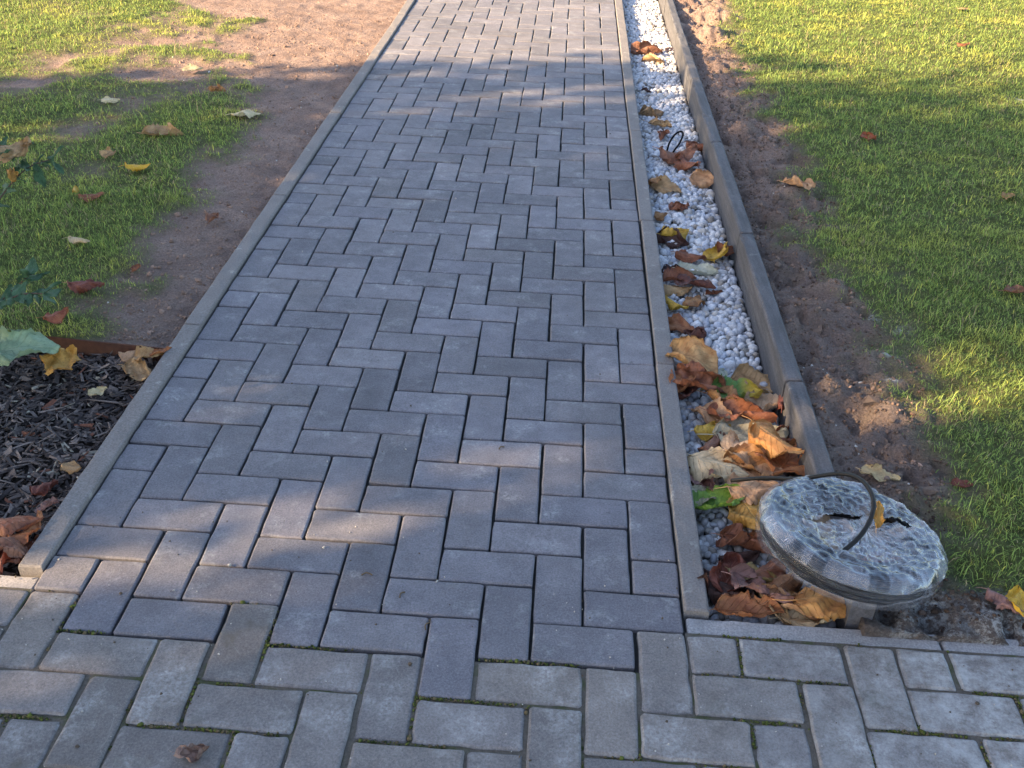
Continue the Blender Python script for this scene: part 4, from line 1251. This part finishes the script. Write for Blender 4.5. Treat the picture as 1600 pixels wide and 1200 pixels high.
def film():
    r = np.random.default_rng(8)
    nth, nr, nsd = 220, 46, 16
    th = np.linspace(0, 2 * np.pi, nth, endpoint=False)
    RT, HT = .190, .0640
    def folds(a, rr):
        s = np.zeros_like(a)
        for k, amp in ((5, .5), (9, .8), (14, .9), (23, .8), (37, .6), (58, .4)):
            ph = fph[k]
            s = s + amp * np.sin(k * a + ph + 2.2 * np.sin(3 * rr * 9 + ph))
        return s / 2.2
    fph = {k: r.uniform(0, 6.28) for k in (5, 9, 14, 23, 37, 58)}
    V, cre, fuv = [], [], []
    focus = np.array([.035, .015])
    for i in range(nr):
        f = (i + .02) / (nr - 1)
        rr = RT * f
        x, y = rr * np.cos(th), rr * np.sin(th)
        px, py = x - focus[0], y - focus[1]
        pa = np.arctan2(py, px); pr = np.hypot(px, py) / RT
        fl = folds(pa, pr)
        amp = .0062 * np.clip(pr * 2.2, 0, 1) * (1 - .6 * f)
        sag = .019 * np.clip(1 - (f / .56) ** 2, 0, 1) ** .8 * (1 + .25 * np.sin(th * 2 + 1)) - .007 * np.exp(-((pr - .35) / .2) ** 2) * np.cos(pa - 2.4)
        z = HT + .006 * np.sin(np.pi * f) * 0 - sag + fl * amp + .0030 * vnoise(x, y, .045, 60) + .007 * vnoise(x, y, .06, 61) * np.clip(1.15 - f, 0, 1)
        z = z - .020 * np.clip((f - .86) / .14, 0, 1) ** 2
        V.append(np.stack([x, y, z], 1)); cre.append(np.clip(np.abs(fl) * .5 - .3, 0, 1)); fuv.append(np.stack([np.cos(pa) * 5.0, np.sin(pa) * 5.0, pr * 1.3 + 3], 1))
    for i in range(1, nsd + 1):
        f = i / nsd
        fl = folds(th * 1.0, np.full(nth, .4 + f * .15))
        bulge = .002 * np.sin(np.pi * f) + .0009 * fl * (.3 + f) + .0035 * vnoise(th * .19, np.full(nth, f * .075), .016, 62)
        rr = RT + bulge - .004 * f
        z = HT - .020 - f * .046 + .006 * vnoise(th * .19, np.full(nth, f), .05, 63) * f
        V.append(np.stack([rr * np.cos(th), rr * np.sin(th), z], 1)); cre.append((np.abs(f - .62 - .16 * np.sin(3 * th + 1) - .08 * np.sin(7 * th)) < .05) * .8); fuv.append(np.stack([np.cos(th) * 1.6, np.sin(th) * 1.6, np.full(nth, f * 7.0)], 1))
    for i in range(1, 8):                                   # tucked under
        f = i / 7
        rr = RT - .004 - f * .05
        z = np.full(nth, HT - .066 - .003 * np.sin(np.pi * f)) + .003 * vnoise(th * .19, np.full(nth, f), .05, 64)
        V.append(np.stack([rr * np.cos(th), rr * np.sin(th), z], 1)); cre.append(np.zeros(nth)); fuv.append(np.stack([np.cos(th) * 1.6, np.sin(th) * 1.6, np.full(nth, 7 + f)], 1))
    V = np.concatenate(V); cre = np.concatenate(cre)
    rows = nr + nsd + 7
    idx = np.arange(rows * nth).reshape(rows, nth)
    Q = np.stack([idx[:-1], np.roll(idx, -1, 1)[:-1], np.roll(idx, -1, 1)[1:], idx[1:]], -1).reshape(-1, 4)
    c = V[Q].mean(1)
    def almond(p, q, wd):
        p, q = np.array(p), np.array(q)
        d = q - p; Ld = np.hypot(*d); d = d / Ld
        t_ = ((c[:, :2] - p) @ d) / Ld
        s_ = (c[:, :2] - p) @ np.array([-d[1], d[0]])
        return (t_ > 0) & (t_ < 1) & (np.abs(s_ + .004 * np.sin(t_ * 9)) < wd * np.sin(np.pi * np.clip(t_, 0, 1)) ** .8)
    top = c[:, 2] > HT - .05
    tear = (almond((-.105, -.005), (.035, .055), .009) | almond((.055, .052), (.135, .028), .007)) & top
    me = tri_mesh('plastic_film', V, Q[~tear], M_FILM, True)
    add_attr(me, 'crease', cre)
    rr_ = np.hypot(V[:, 0], V[:, 1])
    hz = .22 + .8 * np.exp(-((V[:, 0] - .03) ** 2 + (V[:, 1] + .03) ** 2) / .085 ** 2) + .45 * np.exp(-((rr_ - .18) / .02) ** 2)
    hz = np.where(np.arange(len(V)) < nr * nth, np.clip(hz + .5 * vnoise(V[:, 0], V[:, 1], .06, 66), .08, 1), .12)
    add_attr(me, 'haze', hz)
    add_attr(me, 'fuv', np.concatenate(fuv), 'FLOAT_VECTOR')
    add_attr(me, 'top', (np.arange(len(V)) < nr * nth).astype(float))
    return me
link('plastic_film', film(), coil)

o = link('fallen_leaf', leaf_mesh('redbrown', .085, .8, .6, .6, 901), None, (1.690, .120, .098), (0, .15, .3))
tag(o, 'brown leaf showing through the clear film on the pipe coil', 'leaf', 'leaves on the wrapped coil')
o = link('fallen_leaf', leaf_mesh('ochreyellow', .055, .6, .5, .3, 902), None, (1.694, .231, .135), (.5, -.5, 1.4))
tag(o, 'small ochre leaf poking out of the torn film on the pipe coil', 'leaf', 'leaves on the wrapped coil')

# black wire loop standing in the gravel
lp = [(1.447, 2.785, -.045), (1.455, 2.790, -.01), (1.464, 2.797, .03), (1.490, 2.835, .055), (1.513, 2.850, .060), (1.519, 2.825, .055), (1.503, 2.782, .030), (1.480, 2.770, -.005), (1.470, 2.768, -.045)]
o = link('wire_loop', tube_mesh('wire_loop', smooth_path([(p[0] - 1.46, p[1] - 2.785, p[2] + .045) for p in lp], 8),   .0042, M_PIPE, 8), None, (1.46, 2.785, -.045))
tag(o, 'thin black wire loop sticking up out of the white gravel', 'wire loop')

# little twigs and seed scraps on the paving
for i, (x, y, L_, a, lab) in enumerate([(.645, .097, .022, .2, 'tiny twig scrap on a sunlit new paver near the old paving'), (.733, .041, .018, 1.2, 'tiny bent twig scrap on a new paver left of centre, close to the old paving'),
                                        (.796, -.04, .02, 1.4, 'tiny twig scrap lying in a joint where new pavers meet old'), (.895, .56, .016, .8, 'tiny curled twig on a new paver in the middle of the path')]):
    pts = smooth_path([(0, 0, .0018), (L_ * .4, L_ * .18, .0035), (L_ * .75, L_ * .1, .003), (L_, -L_ * .1, .0018)], 4)
    o = link('twig_scrap', tube_mesh('twig_scrap', pts, .0014, M_TWIG, 6), None, (x, y, .0006), (0, 0, a))
    tag(o, lab, 'twig', 'twig scraps on the path')

# ------------------------------------------------------------------ shrub leaning in from the mulch bed
shrub = bpy.data.objects.new('shrub', None)
COL.objects.link(shrub)
shrub.location = (-.70, .70, -.05)
tag(shrub, 'leafy green shrub leaning in over the left lawn from the mulch bed', 'shrub')
SB = Vector((-.70, .70, -.05))
stems = [[(0, 0, 0), (.10, .08, .22), (.24, .17, .42), (.345, .235, .545), (.415, .265, .575)],
         [(0, 0, 0), (.14, .02, .12), (.30, .0, .26), (.41, -.02, .335), (.485, -.03, .35)],
         [(0, 0, 0), (.02, .12, .25), (.12, .22, .47), (.25, .27, .575), (.315, .28, .59)],
         [(0, 0, 0), (-.1, .05, .25), (-.2, .12, .45), (-.27, .15, .55)],
         [(0, 0, 0), (.05, -.1, .22), (.08, -.22, .4), (.1, -.28, .48)],
         [(0, 0, 0), (-.06, -.08, .25), (-.12, -.16, .5), (-.16, -.2, .6)],
         [(0, 0, 0), (.16, .08, .10), (.28, .12, .24), (.36, .13, .31)]]
rs = random.Random(12)
leafs = [leaf_mesh('shrub', .05, .55, .25, .35, 700 + k, rest=False, nt=8, ns=3, stalk=False) for k in range(5)]
for si, s_ in enumerate(stems):
    pp = smooth_path(s_, 8)
    nP = len(pp)
    link('stem', tube_mesh('stem', pp, .003, M_WOOD, 6, rads=[.0042 * (1 - .7 * i / nP) for i in range(nP)]), shrub)
    for i in range(int(nP * .35), nP, 2):
        for sd in (-1, 1):
            d = (pp[min(i + 1, nP - 1)] - pp[i - 1]).normalized()
            side = d.cross(Vector((0, 0, 1))).normalized() * sd
            ld = (side * .8 + d * .5 + Vector((rs.gauss(0, .25), rs.gauss(0, .25), rs.uniform(-.55, .15)))).normalized()
            o = link('leaf', rs.choice(leafs), shrub)
            q = ld.to_track_quat('X', 'Z')
            sc = rs.uniform(.75, 1.25)
            o.matrix_local = Matrix.Translation(pp[i] + ld * .026 * sc) @ q.to_matrix().to_4x4() @ Matrix.Rotation(rs.gauss(0, .4), 4, 'X') @ Matrix.Scale(sc, 4)
o = link('fallen_leaf', leaf_mesh('tan', .11, .85, .8, .7, 903), None, (-.405, .955, .525), (.1, .25, .7))
tag(o, 'tan dry leaf caught on top of the shrub at the left', 'leaf', 'leaves caught on the shrub')
o = link('fallen_leaf', leaf_mesh('ochreyellow', .05, .75, .7, .6, 904), None, (-.375, .925, .49), (.2, -.2, 2.0))
tag(o, 'small ochre leaf caught on the shrub below the tan dry leaf', 'leaf', 'leaves caught on the shrub')

# ------------------------------------------------------------------ garden trees beyond the picture, left and behind: their crowns shade the path
M_CROWN = leaf_material('crown')
AX = Vector((math.cos(SUN_AZ), math.sin(SUN_AZ), 0))
NX = Vector((-math.sin(SUN_AZ), math.cos(SUN_AZ), 0))
TREE_Q = -8.0
DZ = -1.83
def tree(s0, half_w, zc, half_h, nleaf, seed, label, thin=None):
    r = np.random.default_rng(seed)
    base = AX * TREE_Q + NX * s0
    root = bpy.data.objects.new('garden_tree', None)
    COL.objects.link(root)
    root.location = base
    tag(root, label, 'tree', 'trees beyond the left lawn')
    H = zc + half_h * .7
    tp = [(0, 0, -.1), (.03, .05, 1.2), (-.04, .02, 2.6), (.03, -.04, zc - .6), (0, .03, zc + 1.0), (0, 0, H)]
    sp = smooth_path(tp, 8)
    link('trunk', tube_mesh('trunk', sp, .15, M_WOOD, 12, rads=[.17 * (1 - .85 * i / len(sp)) + .01 for i in range(len(sp))]), root)
    rr = random.Random(seed)
    for k in range(14):
        h = zc - half_h * .9 + k * (H - zc + half_h * .8) / 14
        a = k * 2.4 + rr.uniform(-.3, .3)
        ln = half_w * rr.uniform(.6, .9) * (1 - .35 * abs(h - zc) / half_h)
        bp = smooth_path([(0, 0, h), (math.cos(a) * ln * .5, math.sin(a) * ln * .5, h + .3), (math.cos(a) * ln, math.sin(a) * ln, h + .75)], 5)
        link('limb', tube_mesh('limb', bp, .04, M_WOOD, 7, rads=[.05 * (1 - .85 * i / len(bp)) + .006 for i in range(len(bp))]), root)
    P = []
    while len(P) < nleaf:
        u = r.uniform(-1, 1, 3)
        if abs(u[0]) ** 3 + abs(u[1]) ** 3 + abs(u[2]) ** 3 > 1: continue
        q_, s_, z_ = u[0] * half_w * .8, u[1] * half_w, zc + u[2] * half_h
        if thin and thin(s0 + s_, z_, r): continue
        P.append((q_, s_, z_))
    P = np.array(P)
    pos = P[:, :1] * np.array(AX)[None] + P[:, 1:2] * np.array(NX)[None]
    pos[:, 2] = P[:, 2]
    n = len(pos)
    sz = r.uniform(.10, .17, n)
    lv = np.array([[0, -.02, 0], [.35, -.38, .05], [.75, -.3, 0], [1.05, 0, -.08], [.75, .3, 0], [.35, .38, .05]]) - np.array([.5, 0, 0])
    v = lv[None] * sz[:, None, None]
    v = np.einsum('nij,nkj->nki', rand_rot(n, r), v) + pos[:, None, :]
    f = (np.arange(6)[None] + (np.arange(n) * 6)[:, None])
    me = tri_mesh('crown', v.reshape(-1, 3), f, M_CROWN)
    add_attr(me, 'luv', np.tile(lv + np.array([.5, 0, 0]), (n, 1)), 'FLOAT_VECTOR')
    link('crown', me, root)
def gap_a(s, z, r):  # leaves left out so sun falls on the far ground and right lawn
    if z > 6.35 + DZ and r.random() < .45: return True
    if abs(s - 2.02) < .09 and r.random() < .6: return True
    if abs(s - 2.85) < .16 and r.random() < .75: return True
    lim = float(np.interp(z, [5.2 + DZ, 6.07 + DZ, 6.7 + DZ, 7.1 + DZ, 8.0 + DZ], [3.72, 3.42, 2.45, 2.05, 1.5]))
    if s > lim + .12: return True
    if s > lim - .25 and r.random() < .55: return True
    if s < .35 and abs(s - .16) < .05 and z > 5.5 + DZ and r.random() < .6: return True
    return False
def gap_b(s, z, r):  # crown opened on purpose to let patches of sun reach the near paving
    if z > 6.4 + DZ and r.random() < .3: return True
    if abs(s + .36) < .07 and z < 5.1 + DZ and r.random() < .9: return True
    if s > -.2 and z > 6.0 + DZ and r.random() < .3: return True
    return False
tree(1.905, 1.855, 5.8 + DZ, 2.7, 14000, 71, 'broad leaved garden tree with clear trunk beyond the left lawn, nearer the far lawn', gap_a)
tree(-1.79, 1.79, 5.8 + DZ, 2.7, 17000, 72, 'broad leaved garden tree beyond the mulch bed, behind the viewer', gap_b)
